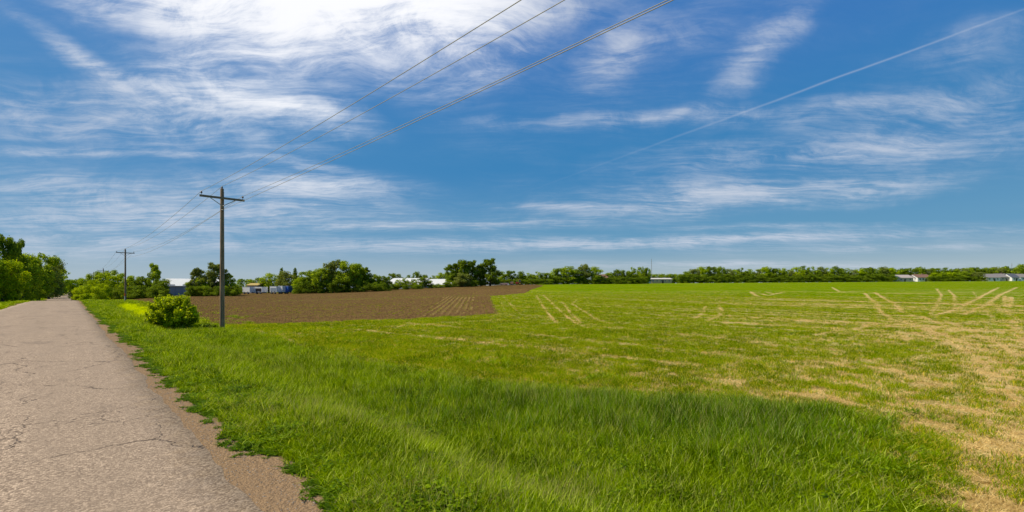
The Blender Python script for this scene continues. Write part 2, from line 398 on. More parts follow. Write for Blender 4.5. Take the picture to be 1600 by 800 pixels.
# ------------------------------------------------------------------ scattered grass
def blades(n, rad, h0, h1, w, lean, seg=3, mi=0, curl=.5, rng=None):
    rng = rng or RNG
    r = rad*np.sqrt(rng.random(n)); a = rng.random(n)*6.283
    bx = r*np.cos(a); by = r*np.sin(a)
    h = h0+(h1-h0)*rng.random(n); d = rng.random(n)*6.283; f = rng.random(n)*6.283
    L = lean*(.3+.9*rng.random(n))*h; ww = w*(.7+.6*rng.random(n))
    V = []; T = np.linspace(0, 1, seg+1)
    for t in T:
        off = L*t**(1+curl*2)
        z = h*t*(1-.25*lean*t)
        wd = ww*(1-t**1.6)*.5 + .0004
        cx = bx+off*np.cos(d); cy = by+off*np.sin(d)
        V.append(np.column_stack([cx-wd*np.cos(f), cy-wd*np.sin(f), z])); V.append(np.column_stack([cx+wd*np.cos(f), cy+wd*np.sin(f), z]))
    V = np.stack(V, 1); k = 2*(seg+1)
    idx = np.arange(n)[:, None]*k
    Q = np.concatenate([np.stack([idx[:, 0]+2*i, idx[:, 0]+2*i+1, idx[:, 0]+2*i+3, idx[:, 0]+2*i+2], -1) for i in range(seg)])
    return V.reshape(-1, 3), Q, np.full(len(Q), mi)
def join(*parts):
    V = []; Q = []; M = []; b = 0
    for v, q, m in parts: V.append(v); Q.append(q+b); M.append(m); b += len(v)
    return np.vstack(V), np.vstack(Q), np.concatenate(M)
def scatter(name, X, Y, Z, scl, idx, variants, label, cat):
    """one object of stuff: tufts instanced on the points by geometry nodes"""
    src = bpy.data.collections.new(name + ' source')
    for i, me in enumerate(variants):
        src.objects.link(bpy.data.objects.new('%s_tuft' % name, me))
    n = len(X); me = bpy.data.meshes.new(name); me.vertices.add(n)
    me.vertices.foreach_set('co', np.column_stack([X, Y, Z]).astype(np.float32).ravel())
    rot = np.column_stack([RNG.normal(0, .09, n), RNG.normal(0, .09, n), RNG.random(n)*6.283]).astype(np.float32)
    a = me.attributes.new('rot', 'FLOAT_VECTOR', 'POINT'); a.data.foreach_set('vector', rot.ravel())
    a = me.attributes.new('scl', 'FLOAT_VECTOR', 'POINT'); a.data.foreach_set('vector', np.asarray(scl, np.float32).ravel())
    a = me.attributes.new('idx', 'INT', 'POINT'); a.data.foreach_set('value', np.asarray(idx, np.int32))
    ng = bpy.data.node_groups.new(name, 'GeometryNodeTree')
    ng.interface.new_socket('Geometry', in_out='INPUT', socket_type='NodeSocketGeometry')
    ng.interface.new_socket('Geometry', in_out='OUTPUT', socket_type='NodeSocketGeometry')
    N = ng.nodes; L = ng.links
    gi = N.new('NodeGroupInput'); go = N.new('NodeGroupOutput'); ip = N.new('GeometryNodeInstanceOnPoints'); ci = N.new('GeometryNodeCollectionInfo')
    ci.inputs['Collection'].default_value = src; ci.inputs['Separate Children'].default_value = True; ci.inputs['Reset Children'].default_value = True
    def na(nm, ty):
        q = N.new('GeometryNodeInputNamedAttribute'); q.data_type = ty; q.inputs[0].default_value = nm; return q.outputs[0]
    L.new(gi.outputs[0], ip.inputs['Points']); L.new(ci.outputs[0], ip.inputs['Instance'])
    ip.inputs['Pick Instance'].default_value = True
    L.new(na('idx', 'INT'), ip.inputs['Instance Index']); L.new(na('scl', 'FLOAT_VECTOR'), ip.inputs['Scale'])
    e2r = N.new('FunctionNodeEulerToRotation'); L.new(na('rot', 'FLOAT_VECTOR'), e2r.inputs[0]); L.new(e2r.outputs[0], ip.inputs['Rotation'])
    L.new(ip.outputs[0], go.inputs[0])
    o = link(name, me); md = o.modifiers.new('tufts', 'NODES'); md.node_group = ng
    return tag(o, label, cat, kind='stuff')
def pol(n, r0, r1, a0=-57, a1=53, pw=1.0):
    """random ground points, denser near the middle of the place; density falls as 1/r^pw"""
    u = RNG.random(n)
    if pw == 2: r = r0*(r1/r0)**u
    else: e = 2-pw; r = (r0**e + u*(r1**e-r0**e))**(1/e)
    a = np.radians(a0+(a1-a0)*RNG.random(n)); return r*np.sin(a), r*np.cos(a), r

def make_grass():
    G1 = leafmat('verge grass', (.015, .062, .0), (.37, .51, .001), .46, .9, .7, c3=(.70, .80, .12), spec=.0, c3at=.9, isl=.75)
    G2 = leafmat('crop blades', (.035, .11, .0), (.38, .50, .001), .46, .8, .7, c3=(.80, .64, .06), spec=.0, c3at=.84, isl=.7)
    G3 = leafmat('bluish tall grass', (.012, .060, .001), (.24, .40, .008), .42, 1.2, .6, c3=(.55, .66, .20), spec=.0, isl=.65, c3at=.92)
    LB = leafmat('bright mustard shoots', (.42, .55, .0), (.80, .85, .002), .45, 1.5, .7, spec=.0)
    BW = leafmat('broad verge weeds', (.025, .085, .001), (.30, .43, .006), .42, 2.5, .55, spec=.06)
    S1 = leafmat('straw blades', (.38, .25, .07), (.85, .66, .30), .25, 1., .8, spec=.05)
    SH = leafmat('dry seed heads', (.30, .27, .06), (.75, .66, .28), .35, 1., .7, spec=.05)
    WD = leafmat('low weeds', (.05, .12, .004), (.20, .33, .01), .42, 3., .6, spec=.08)
    # tall verge grass
    var = []
    for i in range(6):
        var.append(mesh_np('verge tuft', *join(blades(46, .17, .14, .36, .0075, .75), blades(10, .17, .05, .15, .008, 1.1)), ) if False else None)
    var = []
    def mk(parts, mats):
        v, q, m = join(*parts); me = mesh_np('tuft', v, q, mats, m); var_.append(me)
    var_ = []
    for i in range(5): mk([blades(38, .17, .14, .38, .0125, .55), blades(10, .17, .05, .16, .012, 1.1)], [G1])
    for i in range(3): mk([blades(30, .17, .16, .36, .0125, .55), blades(5, .15, .3, .5, .0035, .35, mi=1, curl=.2), blades(6, .16, .15, .3, .007, .9, mi=1)], [G1, SH])
    for i in range(3): mk([blades(36, .17, .20, .50, .013, .42), blades(2, .15, .4, .60, .004, .35, mi=1)], [G3, SH])
    def broad(n, h0, h1, size, mi):
        rng = RNG; h = h0+(h1-h0)*rng.random(n); a = rng.random(n)*6.283; rr = .15*np.sqrt(rng.random(n))
        P = np.column_stack([rr*np.cos(a), rr*np.sin(a), h]); d = rng.random(n)*6.283; s_ = size*(.6+.8*rng.random(n)); ti = rng.normal(0, .45, n)
        u = np.column_stack([np.cos(d)*np.cos(ti), np.sin(d)*np.cos(ti), np.sin(ti)])*s_[:, None]; v = np.column_stack([-np.sin(d), np.cos(d), 0*d])*s_[:, None]*.38
        V = np.stack([P, P+u*.5+v, P+u, P+u*.5-v], 1).reshape(-1, 3); return V, np.arange(4*n).reshape(-1, 4), np.full(n, mi)
    for i in range(2): mk([blades(16, .15, .12, .3, .008, .9), broad(70, .06, .32, .05, 1)], [G1, BW])     # 11, 12 broad weeds
    for i in range(2): mk([blades(40, .17, .10, .26, .012, .8), broad(40, .1, .26, .03, 0)], [LB])          # 13, 14 bright shoots
    n = 105000; X, Y, r = pol(n, 2.0, 190, pw=1.75)
    s = RX*X+RY*Y; p = NX*X+NY*Y
    ge = gravel_edge(s)
    jx = (fbm(X*.8, Y*.8, 73, 3)-.5)*2.8+RNG.normal(0, .5, n); lim = inpoly(X+.4*jx, Y+.4*jx, LIME); edge = sm(6.5, 9.5, p)
    ok = (inpoly(X+jx*edge, Y+jx*edge, TALLR) | lim) & (p > ge+.02+.1*RNG.random(n)) & (s > -8)
    X, Y, s, p, ge, r, lim = (q[ok] for q in (X, Y, s, p, ge, r, lim)); n = len(X)
    near = sm(0, 1.1, p-ge)
    k = .32+.68*near
    k *= .75+.5*fbm(X*.8, Y*.8, 71, 3)
    blue = np.exp(-(((X-4.6)/2.4)**2+((Y-8.3)/1.5)**2)) + .5*np.exp(-(((X-1)/3)**2+((Y-9.3)/1.2)**2))
    idx = np.where(RNG.random(n) < blue*.6, RNG.integers(8, 11, n), np.where(RNG.random(n) < .12+.35*sm(.5, .75, fbm(X*.6, Y*.6, 81, 2)), RNG.integers(5, 8, n), RNG.integers(0, 5, n)))
    wd = (RNG.random(n) < .04+.3*sm(.56, .74, fbm(X*.9+7, Y*.9, 83, 2))*(p < 6)); idx = np.where(wd & (blue < .3), RNG.integers(11, 13, n), idx); idx = np.where(lim, RNG.integers(13, 15, n), idx)
    k = np.where(wd, k*.85, k)
    de = segdist(X, Y, TALLR[1:14])+(fbm(X*1.3, Y*1.3, 74, 3)-.5)*1.4; fe = sm(-.1, 2.3, de); fe = np.where(lim, 1, fe)
    k = k*(.30+.70*fe); keep = RNG.random(n) < .22+.78*fe
    X, Y, r, k, near, idx, lim = (q[keep] for q in (X, Y, r, k, near, idx, lim)); n = len(X)
    wide = 1+.9*sm(12, 60, r)
    sc = np.column_stack([wide*(.7+.3*near), wide*(.7+.3*near), k*(.9+.2*RNG.random(n))])
    scatter('verge_grass', X, Y, terr(X, Y)-.01, sc, idx, var_, 'tall lush green grass filling the verge and ditch between the road and the field', 'grass')
    # left-hand verge
    n = 9000; X, Y, r = pol(n, 18, 190, -62, -40, pw=1.5); p = NX*X+NY*Y; ok = (p < -4.25) & (p > -12)
    X, Y = X[ok], Y[ok]; n = len(X)
    scatter('roadside_grass', X, Y, terr(X, Y), np.column_stack([np.full(n, 2.2), np.full(n, 2.2), .6+.5*RNG.random(n)]), RNG.integers(0, 5, n), var_[:5], 'short bright grass along the left edge of the road below the trees', 'grass')
    # low weeds creeping over the shoulder
    wv = []
    for i in range(4):
        v, q, m = blades(26, .055, .015, .05, .014, 1.8, seg=2, curl=.2); wv.append(mesh_np('weed', v, q, [WD], m))
    n = 9000; s = -3+60*RNG.random(n)**1.8; ge = gravel_edge(s); p = ge+.12-np.abs(RNG.normal(0, .11, n))
    p = np.maximum(p, .95+.3*RNG.random(n)); X = p*NX+s*RX; Y = p*NY+s*RY
    cl = fbm(X*5, Y*5, 91, 2) > .45; X, Y = X[cl], Y[cl]; n = len(X); c = .5+1.0*RNG.random(n)
    scatter('shoulder_weeds', X, Y, terr(X, Y)+.002, np.column_stack([c, c, c]), RNG.integers(0, 4, n), wv, 'small leafy weeds creeping from the grass onto the sandy shoulder', 'weeds')
    # young crop and straw
    cv = []
    for i in range(5):
        v, q, m = blades(20, .13, .07, .17, .009, .7, seg=2); cv.append(mesh_np('crop tuft', v, q, [G2], m))
    sv = []
    for i in range(5):
        v, q, m = blades(22, .14, .03, .09, .007, 1.6, seg=2, curl=.1); sv.append(mesh_np('straw tuft', v, q, [S1], m))
    n = 190000; X, Y, r = pol(n, 4.5, 110, pw=1.62)
    p = NX*X+NY*Y
    st, dirt, rows, strip, lime = masks(X, Y)
    de = segdist(X, Y, TALLR[1:14])+(fbm(X*1.3, Y*1.3, 74, 3)-.5)*1.4
    out = (~inpoly(X, Y, TALLR) | (de < .3+1.5*RNG.random(n))) & (dirt < .5) & (p > 7) & (lime < .5)
    nf = fbm(X*2.6, Y*2.6, 101, 3); v = st+(nf-.5)*1.5
    wide = 1+1.4*sm(15, 80, r)
    a = out & (v < .16+.72*RNG.random(n)) & (RNG.random(n) > sm(55, 108, r)); b = out & (v > .25+.3*RNG.random(n)) & (RNG.random(n) < .6)
    def sc(k, hm): 
        m = k.sum(); w = wide[k]*(.8+.4*RNG.random(m)); return np.column_stack([w, w, hm*(.7+.5*RNG.random(m))*(1-.25*sm(20, 60, r[k]))])
    scatter('crop_rows', X[a], Y[a], terr(X[a], Y[a])-.005, sc(a, 1.0), RNG.integers(0, 5, a.sum()), cv, 'low green young crop growing over the wide field', 'crop')
    scatter('straw_stubble', X[b], Y[b], terr(X[b], Y[b])+.002, sc(b, 1.0), RNG.integers(0, 5, b.sum()), sv, 'pale yellow straw stubble lying between the young crop plants', 'straw')
    # clods and seedlings on the tilled soil
    V = np.array([(1,0,0),(-1,0,0),(0,1,0),(0,-1,0),(0,0,.7),(0,0,-.4)]); T = np.array([(0,2,4),(2,1,4),(1,3,4),(3,0,4),(2,0,5),(1,2,5),(3,1,5),(0,3,5)])
    cm = simple('soil clod', (.20, .12, .05), .95, .0, .6, 6)
    kv = [mesh_np('clod', V*(.6+.8*RNG.random((6, 3))), T, [cm]) for _ in range(4)]
    n = 70000; X, Y, r = pol(n, 32, 130, -42, 2, pw=1.5); m_ = masks(X, Y); ok = (m_[1] > .5); X, Y, r = X[ok], Y[ok], r[ok]; n = len(X); c = (.03+.07*RNG.random(n)**2)*(1+.5*sm(50, 110, r))
    scatter('soil_clods', X, Y, terr(X, Y), np.column_stack([c*1.3, c*1.3, c]), RNG.integers(0, 4, n), kv, 'small brown clods lying all over the tilled field', 'soil clods')
    X, Y, r = pol(26000, 33, 120, -42, 2, pw=1.4); m_ = masks(X, Y); q = X*.997+Y*.0772; ph = (q/.72) % 1
    ok = (m_[1] > .5) & (((ph < .25) & (fbm(X*.25, Y*.25, 79, 3)+.25*m_[3] > .5)) | (RNG.random(len(X)) < .05)); X, Y = X[ok], Y[ok]; n = len(X)
    scatter('field_seedlings', X, Y, terr(X, Y), np.column_stack([np.full(n, .9), np.full(n, .9), .4+.4*RNG.random(n)]), RNG.integers(0, 5, n), cv, 'sparse green seedlings sprouting in the brown tilled field', 'seedlings')
    n = 30000; P0, P1 = ROWS.min(0), ROWS.max(0); X = P0[0]+(P1[0]-P0[0])*RNG.random(n); Y = P0[1]+(P1[1]-P0[1])*RNG.random(n); m_ = masks(X, Y); q = X*.997+Y*.0772
    ok = (m_[2] > .35) & (((q/.6) % 1) < .3) & (RNG.random(n) < .8); X, Y = X[ok], Y[ok]; n = len(X)
    scatter('row_seedlings', X, Y, terr(X, Y), np.column_stack([np.full(n, .7), np.full(n, .7), .6+.5*RNG.random(n)]), RNG.integers(0, 5, n), sv, 'pale straw-coloured seedling rows at the near right corner of the tilled field', 'seedlings')
    # stones on the shoulder
    V = np.array([(1,0,0),(-1,0,0),(0,1,0),(0,-1,0),(0,0,.6),(0,0,-.6)])*.5; T = np.array([(0,2,4),(2,1,4),(1,3,4),(3,0,4),(2,0,5),(1,2,5),(3,1,5),(0,3,5)])
    st_m = simple('loose stones', (.36, .29, .23), .85, .2, .45, 40)
    gv = [mesh_np('stone', V*(.8+.5*RNG.random((6, 3))), T, [st_m]) for _ in range(4)]
    n = 9000; s = -1+26*RNG.random(n)**1.6; p = 1.0+(gravel_edge(s)-.95)*RNG.random(n); X = p*NX+s*RX; Y = p*NY+s*RY; c = .006+.016*RNG.random(n)**3
    scatter('shoulder_gravel', X, Y, terr(X, Y)+.002, np.column_stack([c, c, c]), RNG.integers(0, 4, n), gv, 'small loose stones scattered on the sandy shoulder beside the asphalt', 'gravel')

# ------------------------------------------------------------------ trees
BARK = None; LM = {}
def leafcloud(centres, radii, n, size, rng, shell=.55, flat=1.):
    """leaf-sized faces over uneven clumps"""
    C = np.asarray(centres); R = np.asarray(radii); w = R**2; w = w/w.sum()
    k = rng.choice(len(C), n, p=w)
    d = rng.normal(size=(n, 3)); d /= np.linalg.norm(d, axis=1)[:, None]
    rr = R[k]*(shell+(1-shell)*rng.random(n))*(.8+.3*rng.random(n)+.5*rng.random(n)**5)
    P = C[k]+d*rr[:, None]*np.array([1, 1, .85])
    nrm = d*.8+rng.normal(size=(n, 3))*.6+np.array([0, 0, .3]); nrm /= np.linalg.norm(nrm, axis=1)[:, None]
    a = np.cross(nrm, rng.normal(size=(n, 3))); a /= np.linalg.norm(a, axis=1)[:, None]; b = np.cross(nrm, a)
    s = size*(.55+.9*rng.random(n))[:, None]
    V = np.stack([P-a*s, P+b*s*.55+nrm*s*.12, P+a*s, P-b*s*.55+nrm*s*.12], 1).reshape(-1, 3)
    return V, np.arange(4*n).reshape(-1, 4)
def tree_meshes(kind, seed, n, size):
    """unit tree: height 1, crown width about 1 (scaled per tree)"""
    rng = np.random.default_rng(seed); R = rng.random
    cs = []; rs = []
    if kind == 'round':
        for i in range(60):
            a = R()*6.283; h = .10+.80*R(); e = math.sqrt(max(.05, 1-((h-.5)/.47)**2))*.36
            q = e*math.sqrt(R()); cs.append((q*math.cos(a), q*math.sin(a), h)); rs.append(.045+.085*R())
        cs.append((0, 0, .42)); rs.append(.28)
    elif kind == 'tall':
        for i in range(60):
            a = R()*6.283; h = .06+.88*(i+R())/60; e = .27*math.sqrt(max(.08, 1-((h-.42)/.56)**2))*(.8+.3*R())
            q = e*math.sqrt(R())*1.15; cs.append((q*math.cos(a), q*math.sin(a), h)); rs.append(.045+.07*R())
    elif kind == 'shrub':
        for i in range(30):
            a = R()*6.283; h = .06+.82*R(); e = .46*math.sqrt(max(.05, 1-(h/1.0)**2))
            q = e*math.sqrt(R()); cs.append((q*math.cos(a), q*math.sin(a), h)); rs.append(.09+.09*R())
        cs.append((0, 0, .3)); rs.append(.3)
    elif kind == 'spruce':
        for i in range(30):
            h = .08+.88*(i/29); e = .34*(1-h)+.02; a = i*2.4
            cs.append((e*.6*math.cos(a), e*.6*math.sin(a), h)); rs.append(.03+e*.5)
    V, Q = leafcloud(cs, rs, n, size, rng)
    V[:, 2] = np.maximum(V[:, 2], -.02 if kind == 'shrub' else .0)
    crown = mesh_np('crown', V, Q, [LM['mid']])
    b = MB(); top = {'round': .7, 'tall': .8, 'shrub': .35, 'spruce': .95}[kind]
    r0 = .028 if kind != 'shrub' else .02
    b.tube([(0, 0, -.03), (.008, .005, top*.35), (-.006, .01, top*.7), (0, 0, top)], [r0*1.25, r0, r0*.6, r0*.15], 7)
    for c in cs[:9]:
        z0 = min(c[2]*.55, top*.8); b.tube([(0, 0, z0), (c[0]*.5, c[1]*.5, (z0+c[2])/2), c], [r0*.5, r0*.3, r0*.1], 5)
    me = bpy.data.meshes.new('trunk'); me.from_pydata(b.v, [], b.f); me.materials.append(BARK); me.update()
    return crown, me
VAR = {}
def tree(px, Y, top, w_px, kind, leaf, name, label, cat, group=None, res='far', dz=0, v=None, hmin=None):
    x = (px-800)/F*Y; z = gz(x, Y)+dz
    h = CAMZ+(HY-top)/F*Y - z
    w = w_px*Y/F
    if res != 'far': key = (kind, res)
    else: key = (kind, 'far')
    i = random.randrange(len(VAR[key])) if v is None else v
    crown, trunk = VAR[key][i]
    t = empty(name, (x, Y, z), random.random()*6.28, label=label, cat=cat, group=group)
    nat = {'round': .82, 'tall': .62, 'shrub': 1.0, 'spruce': .42}[kind]
    t.scale = (w/nat, w/nat, h/.97)
    c = link('crown', crown, t); k = link('trunk', trunk, t)
    c.material_slots[0].link = 'OBJECT'; c.material_slots[0].material = LM[leaf]
    return t
def make_vars():
    global BARK
    BARK = simple('bark', (.09, .07, .05), .9, .1, .3, 8)
    LM['dark'] = leafmat('dark leaves', (.03, .08, .004), (.33, .44, .022), .46, .35, .6, spec=.08)
    LM['mid'] = leafmat('green leaves', (.045, .12, .004), (.52, .64, .03), .5, .35, .6, spec=.08)
    LM['bright'] = leafmat('bright leaves', (.13, .24, .001), (.58, .68, .008), .48, .4, .6, spec=.08)
    LM['olive'] = leafmat('olive leaves', (.09, .13, .02), (.36, .41, .09), .42, .35, .6, spec=.08)
    LM['bush'] = leafmat('bush leaves', (.045, .11, .001), (.72, .82, .01), .5, 1.6, .55, spec=.1)
    for k, n in (('round', 6), ('tall', 4), ('shrub', 4), ('spruce', 2)):
        VAR[(k, 'far')] = [tree_meshes(k, 100+7*i+len(k), 4200, .027) for i in range(n)]
    for k, n in (('round', 4), ('tall', 2), ('shrub', 2)):
        VAR[(k, 'near')] = [tree_meshes(k, 300+7*i+len(k), 11000, .0185) for i in range(n)]

def make_trees():
    T = tree
    gL = 'trees along the left side of the road'
    T(6, 80, 368, 34, 'tall', 'dark', 'roadside_tree', 'tall dark thin-crowned tree at the left edge, behind the yellow-green tree', 'tree', gL, 'near')
    T(29, 92, 375, 26, 'tall', 'dark', 'roadside_tree', 'slender dark tree rising behind the roadside crowns, second tallest from the left edge', 'tree', gL, 'near')
    T(4, 76, 404, 62, 'round', 'bright', 'roadside_tree', 'bright yellow-green rounded tree in front, nearest on the left roadside', 'tree', gL, 'near')
    T(-45, 72, 380, 90, 'round', 'mid', 'roadside_tree', 'broad green tree cut off by the left edge of the picture', 'tree', gL, 'near')
    T(36, 100, 394, 60, 'round', 'mid', 'roadside_tree', 'full green roadside tree just right of the yellow-green one', 'tree', gL, 'near')
    T(60, 116, 394, 56, 'round', 'mid', 'roadside_tree', 'large rounded green tree in the middle of the left roadside row', 'tree', gL, 'near')
    T(76, 132, 402, 44, 'round', 'olive', 'roadside_tree', 'grey-green roadside tree leaning its crown towards the road', 'tree', gL, 'near')
    T(88, 150, 414, 34, 'round', 'mid', 'roadside_tree', 'smaller green tree near the road end of the left row', 'tree', gL)
    T(97, 168, 430, 22, 'round', 'bright', 'roadside_tree', 'last low light-green tree of the left row before the road disappears', 'tree', gL)
    for q in ((18, 84, 436, 36, 'mid'), (46, 110, 440, 34, 'dark'), (72, 135, 444, 26, 'mid')):
        T(*q[:4], 'shrub', q[4], 'undergrowth_bush', 'low shady bush under the left roadside trees', 'bush', 'low bushes under the left roadside trees', 'near')
    T(94, 170, 446, 20, 'shrub', 'bright', 'roadside_bush', 'small bright bush where the left tree row meets the far road', 'bush')
    for px, Y, top, w, lf in ((112, 330, 437, 22, 'mid'), (122, 360, 436, 22, 'dark'), (132, 350, 434, 24, 'mid'), (104, 380, 438, 20, 'dark'), (84, 400, 440, 20, 'mid')):
        T(px, Y, top, w, 'round', lf, 'distant_tree', 'small hazy tree closing the view at the far end of the road', 'tree', 'trees at the far end of the road')
    # brush right of the road
    g = 'bright bushes beside the far road'
    for px, Y, top, w in ((118, 120, 452, 20), (128, 112, 446, 24), (140, 104, 444, 30), (153, 98, 447, 26), (163, 104, 442, 22), (146, 112, 436, 24), (132, 90, 458, 18), (120, 100, 460, 14)):
        T(px, Y, top, w, 'shrub', 'bright', 'bright_bush', 'loose bright yellow-green bush in the thicket right of the road, before the second utility pole', 'bush', g, 'near')
    for px, Y, top, w, k, lf, lb in (
        (150, 122, 424, 30, 'round', 'mid', 'green tree behind the bright roadside bushes, left of the third utility pole'),
        (168, 118, 422, 34, 'round', 'mid', 'rounded green tree between the third and second utility poles'),
        (184, 116, 427, 30, 'round', 'bright', 'lighter green tree touching the second utility pole on its left'),
        (206, 113, 430, 30, 'round', 'mid', 'green tree just right of the second utility pole'),
        (222, 112, 430, 28, 'round', 'dark', 'dark green tree midway between the second utility pole and the white-roofed barn'),
        (240, 112, 412, 20, 'tall', 'mid', 'tall thin-topped tree rising above its neighbours left of the white-roofed barn'),
        (252, 108, 434, 28, 'round', 'dark', 'dark tree covering the left end of the white-roofed barn')):
        T(px, Y, top, w, k, lf, 'hedgerow_tree', lb, 'tree', 'trees between the road and the white-roofed barn', 'near' if k != 'tall' else 'near')
    for px, Y, top, w in ((172, 108, 446, 26), (186, 108, 448, 26), (200, 107, 447, 26), (214, 106, 446, 26), (228, 106, 446, 26), (243, 105, 446, 28), (258, 104, 450, 18)):
        T(px, Y, top, w, 'shrub', 'dark', 'hedge_bush', 'dark low bush in the hedge behind the second utility pole', 'bush', 'dark hedge behind the second utility pole')
    # in front of the barn
    for px, Y, top, w, k, lf, lb in (
        (298, 112, 440, 20, 'shrub', 'mid', 'green bush at the right end of the visible barn wall'),
        (308, 113, 419, 24, 'tall', 'olive', 'loose olive tree in front of the barn roof, left of the nearest utility pole'),
        (318, 113, 432, 26, 'round', 'mid', 'low round tree between the olive tree and the taller one by the nearest pole'),
        (335, 114, 411, 32, 'tall', 'olive', 'tall olive-green tree just left of the nearest utility pole'),
        (356, 116, 427, 18, 'tall', 'mid', 'small upright tree just right of the nearest utility pole'),
        (366, 118, 441, 22, 'shrub', 'mid', 'rounded bush right of the nearest pole, left of the white trailers')):
        T(px, Y, top, w, k, lf, 'farm_tree', lb, 'tree' if k != 'shrub' else 'bush', None, 'near')
    for px in (300, 313, 326, 340, 354, 368): T(px, 110, 447, 22, 'shrub', 'dark', 'hedge_bush', 'dark low bush in the hedge in front of the long white-roofed barn', 'bush', 'dark hedge in front of the barn')
    # behind trailers
    for px, Y, top, w, k, lf, lb in (
        (385, 175, 436, 34, 'round', 'mid', 'low green tree behind the leftmost white trailer'),
        (403, 170, 434, 30, 'round', 'dark', 'low dark tree behind the second white trailer'),
        (420, 162, 427, 34, 'round', 'bright', 'light green tree behind the gap between the white trailers'),
        (440, 160, 419, 12, 'spruce', 'dark', 'narrow dark conifer rising behind the white trailers'),
        (447, 152, 424, 30, 'round', 'olive', 'dull olive tree above the blue-fronted trailer'),
        (461, 165, 419, 12, 'spruce', 'dark', 'narrow dark conifer rising at the left end of the big green tree belt')):
        T(px, Y, top, w, k, lf, 'yard_tree', lb, 'tree')
    # big belt 460-605
    for px, Y, top, w, k, lf, lb in (
        (470, 140, 431, 30, 'round', 'bright', 'light green low tree at the left end of the big tree belt'),
        (482, 140, 421, 38, 'round', 'mid', 'rounded green tree, second in the big tree belt from the trailers'),
        (504, 140, 418, 42, 'round', 'mid', 'broad green tree left of the highest crown of the big belt'),
        (520, 142, 406, 36, 'round', 'olive', 'highest left crown of the big tree belt'),
        (540, 142, 407, 44, 'round', 'mid', 'tall broad crown in the middle of the big tree belt'),
        (558, 144, 411, 34, 'round', 'mid', 'tall crown on the right shoulder of the big tree belt'),
        (570, 146, 418, 22, 'tall', 'dark', 'dark tree with a branch sticking out right of the big belt'),
        (585, 148, 427, 30, 'round', 'mid', 'lower green tree just left of the white curved-roof sheds'),
        (600, 150, 430, 26, 'round', 'dark', 'dark tree overlapping the left end of the white curved-roof shed')):
        T(px, Y, top, w, k, lf, 'belt_tree', lb, 'tree', 'trees of the big belt behind the ploughed field', 'near')
    for k, px in enumerate(range(468, 606, 13)):
        T(px, 136+k*.6, 441-(k % 3), 22, 'shrub', 'dark', 'hedge_bush', 'dark low bush at the foot of the big tree belt behind the ploughed field', 'bush', 'dark bushes at the foot of the big belt')
    # around sheds
    for px, Y, top, w, lf in ((613, 205, 427, 20, 'dark'), (623, 205, 428, 18, 'dark'), (640, 208, 429, 20, 'dark'), (651, 205, 424, 16, 'dark'), (663, 206, 429, 18, 'dark'), (676, 206, 430, 18, 'dark'), (690, 205, 426, 22, 'mid'), (702, 203, 425, 20, 'mid')):
        T(px, Y, top, w, 'round', lf, 'background_tree', 'dark tree showing above the roofs of the white sheds', 'tree', 'trees behind the white sheds')
    for px, Y, top, w, k, lf in ((612, 158, 441, 20, 'shrub', 'dark'), (622, 158, 437, 16, 'round', 'mid'), (633, 160, 434, 18, 'round', 'mid'), (646, 161, 436, 16, 'round', 'mid'), (660, 163, 433, 18, 'round', 'dark'), (671, 165, 438, 16, 'shrub', 'dark'), (684, 168, 443, 20, 'shrub', 'mid'), (698, 170, 441, 18, 'shrub', 'dark'), (652, 158, 444, 22, 'shrub', 'dark'), (636, 156, 445, 20, 'shrub', 'dark')):
        T(px, Y, top, w, k, lf, 'shed_bush', 'green bush in the row in front of the white curved-roof sheds', 'bush', 'bushes in front of the white sheds')
    for px, Y, top, w, k, lf, lb in (
        (708, 186, 412, 28, 'tall', 'dark', 'dark loose tree at the left of the tall group beside the sheds'),
        (722, 186, 407, 28, 'tall', 'dark', 'second dark tree of the tall group beside the sheds'),
        (738, 188, 407, 24, 'tall', 'dark', 'tall dark tree just left of the dip in the tall group'),
        (751, 190, 414, 20, 'tall', 'dark', 'shorter dark tree in the dip of the tall group'),
        (766, 190, 404, 30, 'tall', 'dark', 'highest dark tree, right of the dip in the tall group'),
        (722, 176, 426, 30, 'round', 'olive', 'pale olive tree standing in front of the tall dark group')):
        T(px, Y, top, w, k, lf, 'tall_tree', lb, 'tree', 'tall dark trees right of the white sheds', 'near')
    for px in (702, 714, 728, 740): T(px, 178, 438, 20, 'shrub', 'dark', 'hedge_bush', 'dark bush under the tall dark tree group', 'bush', 'dark bushes under the tall tree group')
    for px, top, w, lf in ((783, 424, 24, 'mid'), (798, 423, 24, 'dark'), (813, 424, 22, 'dark'), (826, 426, 22, 'mid'), (840, 424, 24, 'mid'), (853, 426, 22, 'dark')):
        T(px, 232, top, w, 'round', lf, 'field_edge_tree', 'even low green tree behind the small machines, left of the rounded clump', 'tree', 'low trees behind the small machines')
    for px in range(772, 864, 8): T(px, 226, 436-(px*5 % 4), 16, 'shrub', 'dark', 'hedge_bush', 'dark bush at the foot of the low trees behind the small machines', 'bush', 'bushes behind the small machines')
    for px, Y, top, w, k, lf, lb in (
        (872, 240, 419, 30, 'round', 'mid', 'left green tree of the rounded clump beyond the middle of the field'),
        (888, 240, 416, 32, 'round', 'mid', 'second green tree of the rounded clump beyond the middle of the field'),
        (912, 242, 413, 26, 'round', 'olive', 'highest, olive-topped tree of the rounded clump beyond the field'),
        (902, 240, 421, 26, 'round', 'dark', 'dark tree in the centre of the rounded clump'),
        (930, 242, 417, 28, 'round', 'mid', 'green tree beside the small tan house among trees')):
        T(px, Y, top, w, k, lf, 'clump_tree', lb, 'tree', 'rounded clump beyond the middle of the field')
